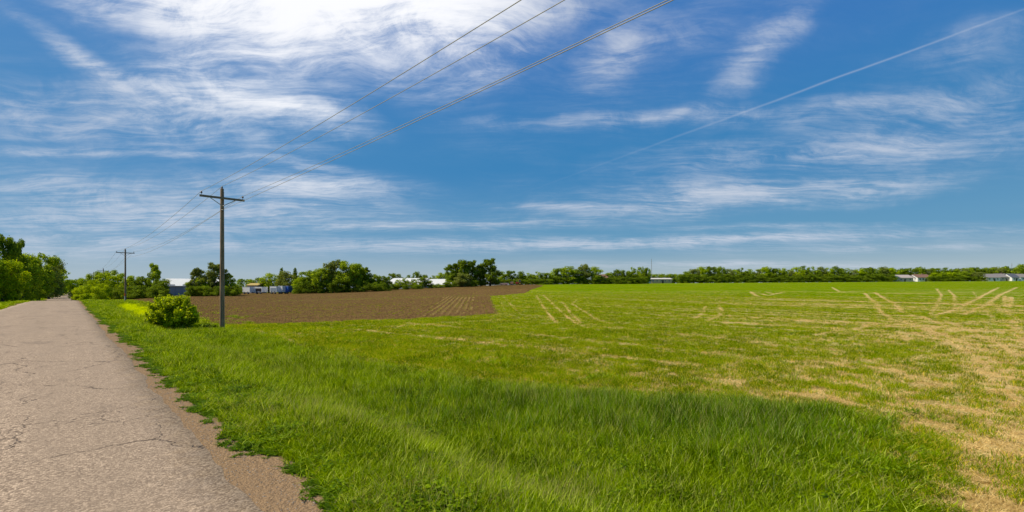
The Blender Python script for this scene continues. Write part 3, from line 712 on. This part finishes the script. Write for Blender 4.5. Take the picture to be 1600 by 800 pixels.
    for px, top, w, lf in ((952, 426, 26, 'mid'), (965, 421, 18, 'dark'), (974, 422, 16, 'dark'), (986, 424, 24, 'dark'), (988, 417, 18, 'mid'), (1001, 417, 20, 'mid'), (1011, 418, 14, 'mid'), (1008, 428, 20, 'dark'), (966, 430, 22, 'dark')):
        T(px, 250, top, w, 'round', lf, 'field_edge_tree', 'dense dark tree between the small tan house and the tan shed', 'tree', 'dark trees left of the tan shed')
    for px in range(862, 1012, 9):
        T(px, 236+(px-862)*.06, 434-(px % 4), 20, 'shrub', 'dark', 'hedge_bush', 'dark bush closing the foot of the trees left of the tan shed', 'bush', 'dark bushes left of the tan shed')
    for px in range(1018, 1072, 9): T(px, 360, 427+(px % 3), 18, 'round', 'mid', 'distant_tree', 'small distant tree low on the horizon behind the tan shed', 'tree', 'distant trees behind the tan shed')
    tops = [(1072, 424), (1084, 420), (1097, 417), (1110, 416.5), (1124, 417), (1136, 420), (1148, 421), (1158, 418), (1170, 420), (1183, 421), (1195, 417), (1208, 419), (1221, 419), (1234, 421), (1246, 417), (1257, 414.5), (1269, 416), (1281, 417), (1293, 418), (1304, 416), (1317, 419), (1330, 421), (1342, 420), (1354, 418), (1366, 419), (1378, 417), (1390, 418)]
    for i, (px, top) in enumerate(tops):
        T(px, 305+(px-1072)*.1+3*random.random(), top, 22+4*random.random(), 'round', ['mid', 'dark', 'mid', 'bright', 'mid', 'olive', 'dark'][(i*5+i//4) % 7], 'treeline_tree', 'dense green tree in the line between the tan shed and the left houses', 'tree', 'tree line between the tan shed and the houses')
    for px in range(1066, 1396, 9):
        T(px, 300+(px-1072)*.1, 432-(px*7 % 6), 22, 'shrub', ['dark', 'dark', 'mid'][px % 3], 'treeline_bush', 'dark undergrowth bush at the foot of the straight tree line behind the field', 'bush', 'undergrowth of the straight tree line')
    for i, px in enumerate(range(1402, 1620, 11)):
        T(px, 362+3*random.random(), 419-(i*5 % 4)*.9+(1 if px < 1540 else 0), 23, 'round', ['mid', 'dark', 'dark', 'mid', 'olive'][i % 5], 'background_tree', 'green tree in the row behind the light-coloured houses at the right', 'tree', 'tree row behind the houses at the right')
    T(1598, 350, 413, 26, 'round', 'mid', 'background_tree', 'taller green tree cut off by the right edge of the picture', 'tree')
    for i, px in enumerate((1462, 1473, 1484, 1495, 1507, 1518, 1530)):
        T(px, 336, [426, 424, 425, 428, 424, 426, 425][i], 18, 'round', ['bright', 'mid', 'bright', 'mid', 'mid', 'olive', 'olive'][i], 'garden_tree', 'lighter green tree filling the gap between the two groups of houses', 'tree', 'trees between the two groups of houses')
    for px in range(1456, 1540, 11): T(px, 333, 431.5, 18, 'shrub', 'dark', 'garden_bush', 'dark bush under the trees between the two groups of houses', 'bush', 'bushes between the two groups of houses')
    # the big bush by the nearest pole
    rng = np.random.default_rng(5)
    b = unp(270, 515); x, y = b; z = gz(x, y)
    cs = []; rs = []
    for i in range(60):
        a = rng.random()*6.283; h = .15+1.75*rng.random(); e = 1.5*math.sqrt(max(.05, 1-((h-.75)/1.35)**2)); q = e*math.sqrt(rng.random())
        cs.append((q*math.cos(a), q*math.sin(a)*.85, h)); rs.append(.16+.26*rng.random())
    cs += [(0, 0, .7), (-.5, 0, .6), (.5, 0, .6)]; rs += [1.0, .85, .85]
    V, Q = leafcloud(cs, rs, 22000, .072, rng, .5)
    for i in range(26):   # sprigs standing out of the outline
        a = rng.random()*6.283; h = .5+1.3*rng.random(); e = 1.35*math.sqrt(max(.05, 1-((h-.75)/1.4)**2))
        p0 = np.array([e*math.cos(a), e*math.sin(a)*.85, h]); d = np.array([math.cos(a)*.4, math.sin(a)*.4, .9])
        c2 = [tuple(p0+d*t) for t in (.1, .2, .3, .38)]
        v, q = leafcloud(c2, [.1, .09, .07, .05], 70, .055, rng, .3); Q = np.vstack([Q, q+len(V)]); V = np.vstack([V, v])
    V[:, 2] = np.maximum(V[:, 2], .02)
    t = empty('bush', (x, y, z), 0, label='large round leafy bush standing alone in the ditch left of the nearest utility pole', cat='bush')
    link('foliage', mesh_np('foliage', V, Q, [LM['bush']]), t)
    m = MB()
    for i in range(7):
        a = i*.9; m.tube([(0, 0, -.05), (.3*math.cos(a), .3*math.sin(a), .5), (.8*math.cos(a), .7*math.sin(a), 1.2)], [.035, .025, .01], 6)
    m.build('stem', BARK, t)
    v, q = leafcloud([(0, 0, .12), (.3, .05, .1)], [.2, .15], 500, .05, rng, .2); V = v; V[:, 2] = np.maximum(V[:, 2], .0)
    bb = unp(322, 516); t = empty('low_plant', (bb[0], bb[1], gz(*bb)), 0, label='tiny dark leafy plant between the big bush and the nearest utility pole', cat='plant'); t.scale = (1.5, 1.5, 1.5)
    link('foliage', mesh_np('foliage', V, q, [LM['dark']]), t)

# ------------------------------------------------------------------ poles and wires
def make_poles():
    wood, t = mat('weathered pole wood')
    n = t.noise(t.mapping(t.obj(), scale=(14, 14, .6)), 2, 5, .7)
    principled(t, t.mix(t.ramp(n, .3, .7), (.10, .065, .038), (.40, .28, .18)), .9, .15, t.bump(n, .5, .02))
    arm = simple('weathered crossarm wood', (.20, .165, .13), .85, .2, .35, 6)
    steel = simple('galvanised steel', (.35, .36, .37), .5, .5, .15, 8, metal=.6)
    porc = simple('brown porcelain', (.05, .025, .02), .25, .5, .1)
    d = np.array([RX, RY]); nn = np.array([NX, NY]); p1 = np.array([-18.48, 29.0])
    H = 8.93; poles = []
    def pole_proto():
        r = empty('utility_pole', (0, 0, 0), 0)
        MB().tube([(0, 0, -.6), (0, 0, .4), (0, 0, H*.5), (.0, 0, H-.02), (0, 0, H)], [.135, .13, .115, .10, .09], 14).build('post', wood, r, True)
        MB().box((0, -.155, H-.62), (2.46, .10, .125)).build('crossarm', arm, r)
        MB().tube([(.137, 0, .05), (.118, 0, H*.5), (.1, 0, H-.2)], .012, 5).build('ground_wire', steel, r)
        for s in (-1, 1):
            MB().tube([(s*.72, -.235, H-.67), (s*.02, -.16, H-1.12)], .022, 6).build('brace', steel, r)
        def ins(x, y, z, pin):
            b = MB(); b.tube([(x, y, z), (x, y, z+pin)], .013, 6)
            o = b.build('insulator_pin', steel, r)
            MB().tube([(x, y, z+pin-.01), (x, y, z+pin+.03), (x, y, z+pin+.04), (x, y, z+pin+.08), (x, y, z+pin+.09), (x, y, z+pin+.13)], [.03, .065, .04, .055, .03, .035], 10).build('insulator', porc, r, True)
        ins(-1.13, -.17, H-.56, .09); ins(1.13, -.17, H-.56, .09)
        MB().box((0, .115, H-.12), (.06, .03, .3)).build('top_bracket', steel, r)
        ins(0, 0, H, .02)
        MB().tube([(0, -.12, H-1.42), (0, -.26, H-1.42)], .02, 6).build('neutral_bracket', steel, r)
        MB().tube([(0, -.2, H-1.47), (0, -.2, H-1.36)], [.04, .04], 8).build('spool_insulator', porc, r, True)
        return r
    rz = math.atan2(NY, NX)
    proto = pole_proto()
    labs = ['nearest wooden utility pole with crossarm, in the grass right of the round bush',
            'second wooden utility pole from the viewer, in front of the dark hedge', 'third utility pole, standing in the bright bushes beside the road',
            'fourth utility pole, small, above the thicket beside the road', 'fifth and farthest visible utility pole, tiny beside the far road']
    base = []
    for i, k in enumerate([0, 1, 2, 3, 4, -1]):
        c = p1 + d*68.9*k; z = gz(*c)
        if k == 2: z = -1.4
        if k == 1: z = gz(*c)
        if k == -1: z = -.8
        base.append((k, c[0], c[1], z))
        if k == -1: lab = 'wooden utility pole behind the viewer carrying the near ends of the wires'
        else: lab = labs[i]
        if i == 0: r = proto
        else:
            r = proto.copy(); COL.objects.link(r)
            for ch in list(proto.children):
                q = ch.copy(); COL.objects.link(q); q.parent = r
        r.location = (c[0], c[1], z); r.rotation_euler = (0, 0, rz + [0, .02, -.03, .02, 0, .01][i])
        tag(r, lab, 'utility pole', 'utility poles along the road')
    base.sort()
    wm = simple('aluminium wire', (.38, .35, .31), .9, .05, .1)
    arms = [(-1.13, H-.56+.22, 'left crossarm', .84), (0, H+.15, 'pole top', .87), (1.13, H-.56+.22, 'right crossarm', .58), (0, H-1.36, 'neutral bracket below the crossarm', .36)]
    names = {'left crossarm': 'thin overhead wire strung from the left crossarm ends, uppermost at the left',
             'pole top': 'thin overhead wire strung from the pole tops, second from the top left',
             'right crossarm': 'thin overhead wire strung from the right crossarm ends, upper of the close pair',
             'neutral bracket below the crossarm': 'thin overhead neutral wire strung from below the crossarms, lower of the close pair'}
    for ax, az, nm, sag in arms:
        pts = []; rad = []
        for (k0, x0, y0, z0), (k1, x1, y1, z1) in zip(base[:-1], base[1:]):
            m = 40 if k0 < 1 else 14
            for i in range(m):
                t = i/m; x = x0+(x1-x0)*t+ax*NX; y = y0+(y1-y0)*t+ax*NY
                if 'neutral' in nm: x += .2*NY; y -= .2*NX
                z = z0+az+(z1-z0)*t-4*(sag if k0 < 0 else .75)*t*(1-t); pts.append((x, y, z)); rad.append(.0095 if k0 < 0 else .011)
        o = MB().tube(pts, rad, 5).build('overhead_wire', wm, None, True)
        tag(o, names[nm], 'wire', 'overhead wires')
    # marker post at the second pole
    c = p1+d*66.5; x, y = c[0]-.3, c[1]
    r = empty('marker_post', (x, y, gz(x, y)), label='short orange-topped marker post at the foot of the second utility pole', cat='marker')
    MB().tube([(0, 0, 0), (0, 0, .9)], .05, 8).build('post', simple('white plastic', (.6, .6, .58)), r)
    MB().tube([(0, 0, .9), (0, 0, 1.35)], [.07, .06], 8).build('cap', simple('orange plastic', (.75, .14, .02)), r)

# ------------------------------------------------------------------ buildings and machines
def place(px, Y, dz=0):
    x = (px-800)/F*Y; return x, Y, gz(x, Y)+dz
def zrow(py, Y): return CAMZ+(HY-py)/F*Y
def make_buildings():
    white = simple('white metal roof', (.72, .72, .70), .45, .4, .05, .5); M = {}
    bluegrey = simple('blue grey cladding', (.27, .33, .39), .6, .3, .1, 1.)
    white = white
    dark = simple('dark opening', (.02, .02, .025), .5); glass = simple('window glass', (.04, .06, .08), .1, .6)
    tan = simple('tan siding', (.50, .38, .24), .7, .2, .12, 1.5); cream = simple('cream siding', (.55, .48, .40), .7, .2, .1, 1.)
    whitew = simple('white siding', (.80, .80, .79), .7, .2, .08, 1.); grey = simple('grey shingles', (.24, .22, .22), .85, .1, .2, 2.); brown = simple('brown shingles', (.22, .13, .10), .85, .1, .2, 2)
    blue = simple('blue panel', (.04, .12, .45), .4, .4); tyre = simple('tyre rubber', (.02, .02, .02), .9); red = simple('red paint', (.5, .03, .02), .4, .5); yellow = simple('yellow paint', (.6, .42, .04), .4, .5); orange = simple('orange tarp', (.6, .3, .2)); steel = simple('mast steel', (.3, .31, .33), .5, .4)
    def house(px0, px1, Y, eave, ridge, dep, name, lab, cat, wall, roof, rz=0, wins=3, door=True, chim=False, group=None):
        pc = (px0+px1)/2; x, y, z = place(pc, Y); w = (px1-px0)*Y/F*(math.cos(rz)**1.6)
        r = empty(name, (x-dep/2*math.sin(rz), y+dep/2*math.cos(rz), z-.3), rz, label=lab, cat=cat, group=group)
        he = zrow(eave, Y)-z+.3; hr = zrow(ridge, Y)-z+.3
        MB().prism([(-dep/2, 0), (dep/2, 0), (dep/2, he), (0, hr-.08), (-dep/2, he)], -w/2, w/2).build('wall', wall, r)
        o = .35; sl = (hr-he)/(dep/2)
        prof = [(-dep/2-o, he-o*sl+.03), (0, hr+.03), (dep/2+o, he-o*sl+.03), (dep/2+o, he-o*sl+.18), (0, hr+.2), (-dep/2-o, he-o*sl+.18)]
        rf = MB().prism(prof, -w/2-o, w/2+o).build('roof', roof, r)
        if chim: MB().box((w*.2, 0, hr+.35), (.6, .6, 1.1)).build('chimney', brown, rf)
        hh = he-.3
        for i in range(wins):
            xx = -w/2+w*(i+.7)/(wins+.4)
            f = MB().box((xx, -dep/2-.02, .3+hh*.6), (min(1.3, w/wins*.5), .08, min(1.2, hh*.4))).build('window', whitew, r)
            MB().box((xx, -dep/2-.075, .3+hh*.6), (min(1.1, w/wins*.42), .03, min(1.0, hh*.32))).build('pane', glass, f)
        if door: 
            dd = MB().box((w*.08, -dep/2-.03, .3+min(2.1, hh*.8)/2), (1.0, .08, min(2.1, hh*.8))).build('door', dark, r)
        return r
    # long barn behind the hedge
    r = house(256, 352, 126, 447, 436, 12, 'barn', 'long barn with white roof and blue wall behind the hedge', 'barn', bluegrey, white, .5, 0, False)
    x, y, z = r.location
    for xx in (-5.6, -1.5, 3): MB().box((xx, -6.04, 1.7), (2.4, .1, 3.0)).build('door', simple('grey sliding door', (.28, .33, .40)), r)
    # curved sheds
    def hoop(px0, px1, Y, eave, crown, dep, lab):
        pc = (px0+px1)/2; x, y, z = place(pc, Y); w = (px1-px0)*Y/F; z -= .4
        r = empty('shed', (x, y+dep/2, z), 0, label=lab, cat='shed', group='white curved-roof sheds')
        he = zrow(eave, Y)-z; hr = zrow(crown, Y)-z
        MB().box((0, 0, he/2), (w, dep, he)).build('wall', whitew, r)
        pts = [(-math.cos(a)*(dep/2+.25), he+.02+(hr-he)*(1-abs(math.cos(a))**1.7)) for a in np.linspace(0, math.pi, 15)]
        MB().prism(pts, -w/2-.2, w/2+.2).build('roof', white, r, False)
        for xx in (-w*.3, w*.25): MB().box((xx, -dep/2-.05, he*.45), (1.8, .08, he*.8)).build('door', dark, r)
    hoop(606, 661, 178, 444.5, 433.5, 22, 'left white curved-roof shed half hidden by bushes')
    hoop(667, 706, 180, 445, 435, 22, 'right white curved-roof shed, its smooth white roof in full view')
    # trailers
    def trailer(px0, px1, top, Y, lab, front=None, nm='box_trailer', body=whitew):
        pc = (px0+px1)/2; x, y, z = place(pc, Y); w = (px1-px0)*Y/F; h = zrow(top, Y)-z
        r = empty(nm, (x, y, z), (-.25 if px0 < 500 else 0), label=lab, cat='trailer', group='trailers parked behind the ploughed field')
        cl = min(.55, h*.3)
        MB().box((0, 0, cl+(h-cl)/2), (w, 2.2, h-cl)).build('body', body, r)
        MB().box((0, 0, h+.03), (w+.06, 2.26, .06)).build('roof', white, r)
        if front: MB().box((0, -1.12, cl+(h-cl)*.45), (w*.8, .05, (h-cl)*.6)).build('door', front, r)
        for sx in (-w*.25, w*.25):
            q = MB().tube([(sx, -1.12, .36), (sx, -.88, .36)], .36, 14).build('wheel', tyre, r)
            MB().tube([(sx, -1.15, .36), (sx, -1.125, .36)], .16, 10).build('rim', steel, q)
        MB().tube([(w/2, 0, cl+.05), (w/2+.8, 0, cl-.1)], .05, 6).build('drawbar', steel, r)
    trailer(382, 396, 448.5, 135, 'leftmost white box trailer, plain side, right of the nearest pole')
    trailer(402, 415, 448.5, 136, 'second white box trailer, with a dark panel in its side', dark)
    trailer(425, 437, 447.5, 136, 'third box trailer, greyish white with a blue-grey panel', bluegrey)
    trailer(438.5, 446, 447, 137, 'narrow white trailer left of the blue one')
    trailer(447.5, 455, 447, 138, 'small bright blue trailer at the right end of the row', None, 'box_trailer', blue)
    house(386, 402, 158, 446, 443, 6, 'cottage', 'small house with a dull yellow roof showing above the leftmost white trailers', 'house', cream, simple('ochre roof', (.45, .33, .1)), 0, 2)
    trailer(747, 772, 442, 205, 'long low white trailer at the far end of the ploughed field, left one')
    trailer(779, 795, 442.5, 212, 'shorter low white trailer near the far corner of the ploughed field', orange)
    trailer(797.5, 802, 440.5, 215, 'tiny orange cargo trailer left of the farm tractor', None, 'cargo_trailer', orange)
    # tractor
    x, y, z = place(809, 214)
    r = empty('farm_tractor', (x, y, z), 0, label='small red and yellow farm tractor beside the white trailers at the far field corner', cat='tractor')
    MB().box((-.2, 0, 1.0), (1.7, .8, .7)).build('hood', red, r); MB().box((.9, 0, 1.9), (1.2, 1.2, 1.3)).build('cab', yellow, r)
    MB().box((.9, 0, 2.6), (1.35, 1.35, .1)).build('cab_roof', yellow, r)
    MB().box((.9, -.61, 2.0), (.9, .03, .8)).build('pane', glass, r)
    for sx, rr in ((-.8, .4), (1.0, .75)):
        for sy in (-.75, .5): q = MB().tube([(sx, sy, rr), (sx, sy+.28, rr)], rr, 16).build('wheel', tyre, r); MB().tube([(sx, sy-.02, rr), (sx, sy-.005, rr)], rr*.45, 10).build('rim', yellow, q)
    MB().tube([(-.5, 0, 1.3), (-.5, 0, 2.1)], .05, 6).build('exhaust', steel, r)
    house(935, 949, 246, 434, 429, 7, 'house', 'small tan house half hidden among the trees beyond the middle of the field', 'house', tan, brown, 0, 2)
    house(1016, 1050, 285, 436.3, 434.6, 9, 'tan_shed', 'low tan shed with a pale roof at the far edge of the field', 'shed', tan, simple('pale shed roof', (.62, .58, .54)), 0, 5)
    x, y, z = place(1014, 283); r = empty('storage_tank', (x, y, z), label='small light blue tank at the left end of the tan shed', cat='tank')
    MB().tube([(0, 0, .2), (0, 0, 2.2), (0, 0, 2.5)], [1.0, 1.0, .3], 16).build('tank', simple('light blue tank', (.25, .5, .7)), r, False); MB().box((0, 0, .1), (2.1, 2.1, .2)).build('base', grey, r)
    # houses on the right
    gh = 'light-coloured houses at the right'
    house(1396, 1427, 340, 434, 429.5, 9, 'house', 'long cream house with a pale roof, leftmost of the houses at the right', 'house', cream, simple('pale pinkish roof', (.42, .36, .34)), .0, 4, True, False, gh)
    house(1429, 1436, 343, 434, 430.5, 6, 'garage', 'small grey garage between the two left houses', 'garage', whitew, grey, 0, 0, True, False, gh)
    house(1434, 1456, 341, 433.5, 428.7, 9, 'house', 'white house with grey-brown roof, second of the left pair of houses', 'house', whitew, brown, 0, 4, True, True, gh)
    house(1542, 1563, 342, 433.5, 428, 9, 'house', 'white house with grey roof, left of the right-hand group of houses', 'house', whitew, grey, 0, 3, True, False, gh)
    house(1563.5, 1580, 343, 433, 427.5, 9, 'house', 'cream house with grey roof in the middle of the right-hand group', 'house', cream, grey, 0, 3, True, True, gh)
    house(1581.5, 1593, 341, 433.5, 427.5, 8, 'house', 'narrow white house with dark roof near the right edge', 'house', whitew, simple('slate roof', (.10, .11, .14)), 0, 2, True, False, gh)
    house(1594.5, 1622, 342, 433, 428, 9, 'house', 'white house cut off by the right edge of the picture', 'house', whitew, grey, 0, 4, True, False, gh)
    def mast(px, Y, top, lab):
        x, y, z = place(px, Y); h = zrow(top, Y)-z; r = empty('radio_mast', (x, y, z), label=lab, cat='mast'); b = MB()
        for i in range(3): b.tube([(.45*math.cos(i*2.09), .45*math.sin(i*2.09), 0), (.16*math.cos(i*2.09), .16*math.sin(i*2.09), h)], .05, 5)
        n = int(h/1.2)
        for k in range(n):
            for i in range(3):
                f = lambda t: .45-.29*t; t0, t1 = k/n, (k+1)/n
                b.tube([(f(t0)*math.cos(i*2.09), f(t0)*math.sin(i*2.09), h*t0), (f(t1)*math.cos((i+1)*2.09), f(t1)*math.sin((i+1)*2.09), h*t1)], .028, 4)
        b.build('lattice', steel, r); MB().tube([(0, 0, h), (0, 0, h+1.2)], .03, 5).build('antenna', steel, r)
    mast(1018, 330, 405, 'thin grey radio mast rising above the tan shed'); mast(1581, 368, 411.5, 'thin short mast above the right-hand houses')

# ------------------------------------------------------------------ sky, sun, camera
def make_world():
    w = bpy.data.worlds.new('World'); SC.world = w; w.use_nodes = True; t = NT(w.node_tree)
    sky = t.new('ShaderNodeTexSky', sky_type='NISHITA'); sky.sun_disc = False; sky.sun_elevation = SUN_EL; sky.sun_rotation = SUN_AZ
    sky.altitude = 300; sky.air_density = 1.0; sky.dust_density = .6; sky.ozone_density = 2.5
    D = t.new('ShaderNodeTexCoord').outputs['Generated']
    sx = t.new('ShaderNodeSeparateXYZ'); t.set(sx.inputs[0], D); x, y, z = sx.outputs
    yy = t.math('MAXIMUM', y, .12)
    cb = t.new('ShaderNodeCombineXYZ'); t.set(cb.inputs[0], t.math('DIVIDE', x, yy)); t.set(cb.inputs[1], t.math('DIVIDE', z, yy)); G = cb.outputs[0]
    zz = t.math('ADD', t.math('MAXIMUM', z, 0.), .06)
    cp = t.new('ShaderNodeCombineXYZ'); t.set(cp.inputs[0], t.math('DIVIDE', x, zz)); t.set(cp.inputs[1], t.math('DIVIDE', y, zz)); P = cp.outputs[0]
    # thin fibres, drawn out along the wind
    wv = t.vm('SUBTRACT', t.noise(P, .55, 4, .6, out='Color'), (.5, .5, .5))
    Pw = t.vm('ADD', P, t.vm('SCALE', wv, 1.0))
    f1 = t.noise(t.mapping(Pw, rot=(0, 0, .25), scale=(.6, 1.7, 1)), 1.1, 10, .66, .15)
    f2 = t.noise(t.mapping(Pw, rot=(0, 0, -.5), scale=(1.0, 4.4, 1)), 2.4, 9, .7, .1)
    f3 = t.noise(t.mapping(G, rot=(0, 0, .35), scale=(1, 2.0, 1)), 5.5, 9, .68, .55)
    fib = t.math('ADD', t.math('MULTIPLY', t.ramp(f1, .3, .72), .42), t.math('MULTIPLY', t.ramp(f2, .36, .66), .32))
    fib = t.math('ADD', fib, t.math('MULTIPLY', t.ramp(f3, .33, .66), .36))
    gw = t.vm('SUBTRACT', t.noise(G, 3.2, 5, .6, out='Color'), (.5, .5, .5))
    Gw = t.vm('ADD', G, t.vm('MULTIPLY', gw, (.22, .10, 0)))
    gw2 = t.vm('MULTIPLY', gw, (.10, .022, 0)); Gl = t.vm('ADD', G, gw2)
    tot = None
    def blob(px, py, L, W, ang, k, vec=Gw):
        nonlocal tot
        mp = t.mapping(vec, ((px-800)/F, (HY-py)/F, 0), (0, 0, math.radians(ang)), (L/F*1.5, W/F*1.5, 1), 'TEXTURE')
        g = t.new('ShaderNodeTexGradient', gradient_type='QUADRATIC_SPHERE'); t.set(g.inputs[0], mp)
        v = t.math('MULTIPLY', g.outputs['Fac'], k)
        tot = v if tot is None else t.math('ADD', tot, v)
    for b in ((520, -20, 350, 74, 0, 11.0), (560, 70, 330, 80, 3, .85), (740, 60, 130, 85, 30, .9), (400, 90, 200, 40, 8, .7),
              (165, 190, 330, 50, -4, .95), (40, 160, 200, 45, 0, .35), (440, 170, 150, 26, -15, 1.1), (300, 150, 200, 40, 0, .7),
              (955, 75, 85, 40, 48, 1.3), (1195, 68, 110, 38, 45, 1.2),
              (1110, 308, 260, 30, 4, 1.3), (1330, 243, 330, 32, 3, 1.0), (1340, 290, 200, 20, 2, .9), (1490, 175, 280, 55, 8, .6), (1250, 175, 260, 22, 5, .45), (980, 188, 260, 16, 3, .9),
              (1540, 70, 150, 40, 12, .4), (1050, 60, 160, 60, 30, .3)): blob(*b)
    for b in ((130, 92, 140, 17, -34, 1.3), (260, 143, 120, 10, -22, .7), (110, 238, 330, 8, -1, .9), (470, 290, 170, 26, -2, 1.4), (470, 255, 90, 10, -10, .8), (130, 300, 300, 40, -4, 1.1),
              (110, 345, 260, 30, 2, .8), (330, 340, 330, 18, 1, 1.3), (480, 318, 150, 7, -1, .9), (620, 352, 380, 9, 1, 1.0), (230, 372, 330, 16, 0, .9), (650, 382, 520, 12, 1, .95),
              (900, 322, 150, 6, -1, .9), (1180, 372, 430, 11, 2, 1.15), (950, 382, 300, 9, 2, .8), (1250, 353, 250, 6, 1, .6), (1400, 385, 400, 8, 1, .5), (1170, 414, 420, 7, 0, 1.0), (60, 395, 300, 20, 0, .5)): blob(*b, vec=Gl)
    base = t.math('MULTIPLY', t.ramp(t.noise(P, .35, 3, .6), .42, .7), .12)
    dens = t.math('MULTIPLY', t.math('ADD', tot, base), t.math('MULTIPLY_ADD', t.math('POWER', fib, 2.2), 2.7, .07))
    # contrail: a great circle across the right half
    a = math.degrees(math.atan2(268, 730)); s0 = tot
    tot = None; blob(1340, 110, 440, 2.2, a, 1.0, t.vm('ADD', G, t.vm('MULTIPLY', gw, (.01, .006, 0)))); con = t.math('MULTIPLY', tot, .34)
    dens = t.math('ADD', t.math('SUBTRACT', 1, t.math('EXPONENT', t.math('MULTIPLY', dens, -.88))), con, clamp=True)
    dens = t.math('MULTIPLY', dens, t.ramp(z, .0, .05))
    dens = t.math('MULTIPLY', dens, t.ramp(y, .1, .3))
    # colour
    h = t.new('ShaderNodeHueSaturation'); h.inputs['Saturation'].default_value = 1.22; h.inputs['Hue'].default_value = .493; t.set(h.inputs['Color'], sky.outputs[0])
    blue = t.mix(1.0, h.outputs[0], (.80, .92, 1.0), 'MULTIPLY')
    bright_cloud = t.ramp(t.vm('DOT_PRODUCT', D, (-.31, .79, .53)), .90, .985, 0, 1)  # whitest cloud mass, at a fixed direction well away from the sun
    cloud = t.mix(bright_cloud, (6.1, 6.6, 7.6), (10.5, 10.5, 10.7))
    gr = t.mix(t.ramp(z, .0, .20), (3.95, 4.75, 5.15), (.62, 2.35, 4.6))
    gr = t.mix(t.ramp(z, .01, .11), (3.95, 4.75, 5.15), t.mix(t.ramp(z, .10, .26), (1.1, 2.9, 4.75), t.mix(t.ramp(z, .25, .5), (.38, 2.1, 4.6), (.42, 1.8, 4.85))))
    gr = t.mix(t.ramp(x, .2, -.8, 0, .2), gr, (1.9, 3.6, 6.4))
    hz = t.mix(t.ramp(z, .5, .75, .9, .1), blue, t.mix(1.0, gr, (1.07, 1.06, 1.05), 'MULTIPLY'))
    final = t.mix(t.math('MULTIPLY', dens, .93), hz, cloud)
    bg = t.new('ShaderNodeBackground'); t.set(bg.inputs[0], final); bg.inputs[1].default_value = .1
    o = t.new('ShaderNodeOutputWorld'); t.l.new(bg.outputs[0], o.inputs[0])
    w.cycles.sampling_method = 'MANUAL'; w.cycles.sample_map_resolution = 512
def make_light_cam():
    l = bpy.data.lights.new('sun', 'SUN'); l.energy = 5.0; l.angle = math.radians(.55); l.color = (1, .90, .70)
    o = bpy.data.objects.new('sun', l); COL.objects.link(o)
    d = Vector((math.sin(SUN_AZ)*math.cos(SUN_EL), math.cos(SUN_AZ)*math.cos(SUN_EL), math.sin(SUN_EL)))
    o.rotation_euler = d.to_track_quat('Z', 'Y').to_euler()
    c = bpy.data.cameras.new('camera'); c.sensor_width = 36; c.lens = 36*F/1600; c.shift_y = (HY-400)/1600; c.clip_end = 20000; c.clip_start = .05
    o = bpy.data.objects.new('camera', c); COL.objects.link(o); o.location = (0, 0, CAMZ); o.rotation_euler = (math.radians(90), 0, 0); SC.camera = o
    SC.view_settings.view_transform = 'Standard'; SC.view_settings.look = 'None'; SC.view_settings.exposure = 0; SC.view_settings.gamma = 1
    SC.render.resolution_x = 1024; SC.render.resolution_y = 512
    SC.cycles.max_bounces = 6; SC.cycles.transparent_max_bounces = 4

make_ground(); make_road(); make_grass(); make_vars(); make_trees(); make_poles(); make_buildings(); make_world(); make_light_cam()
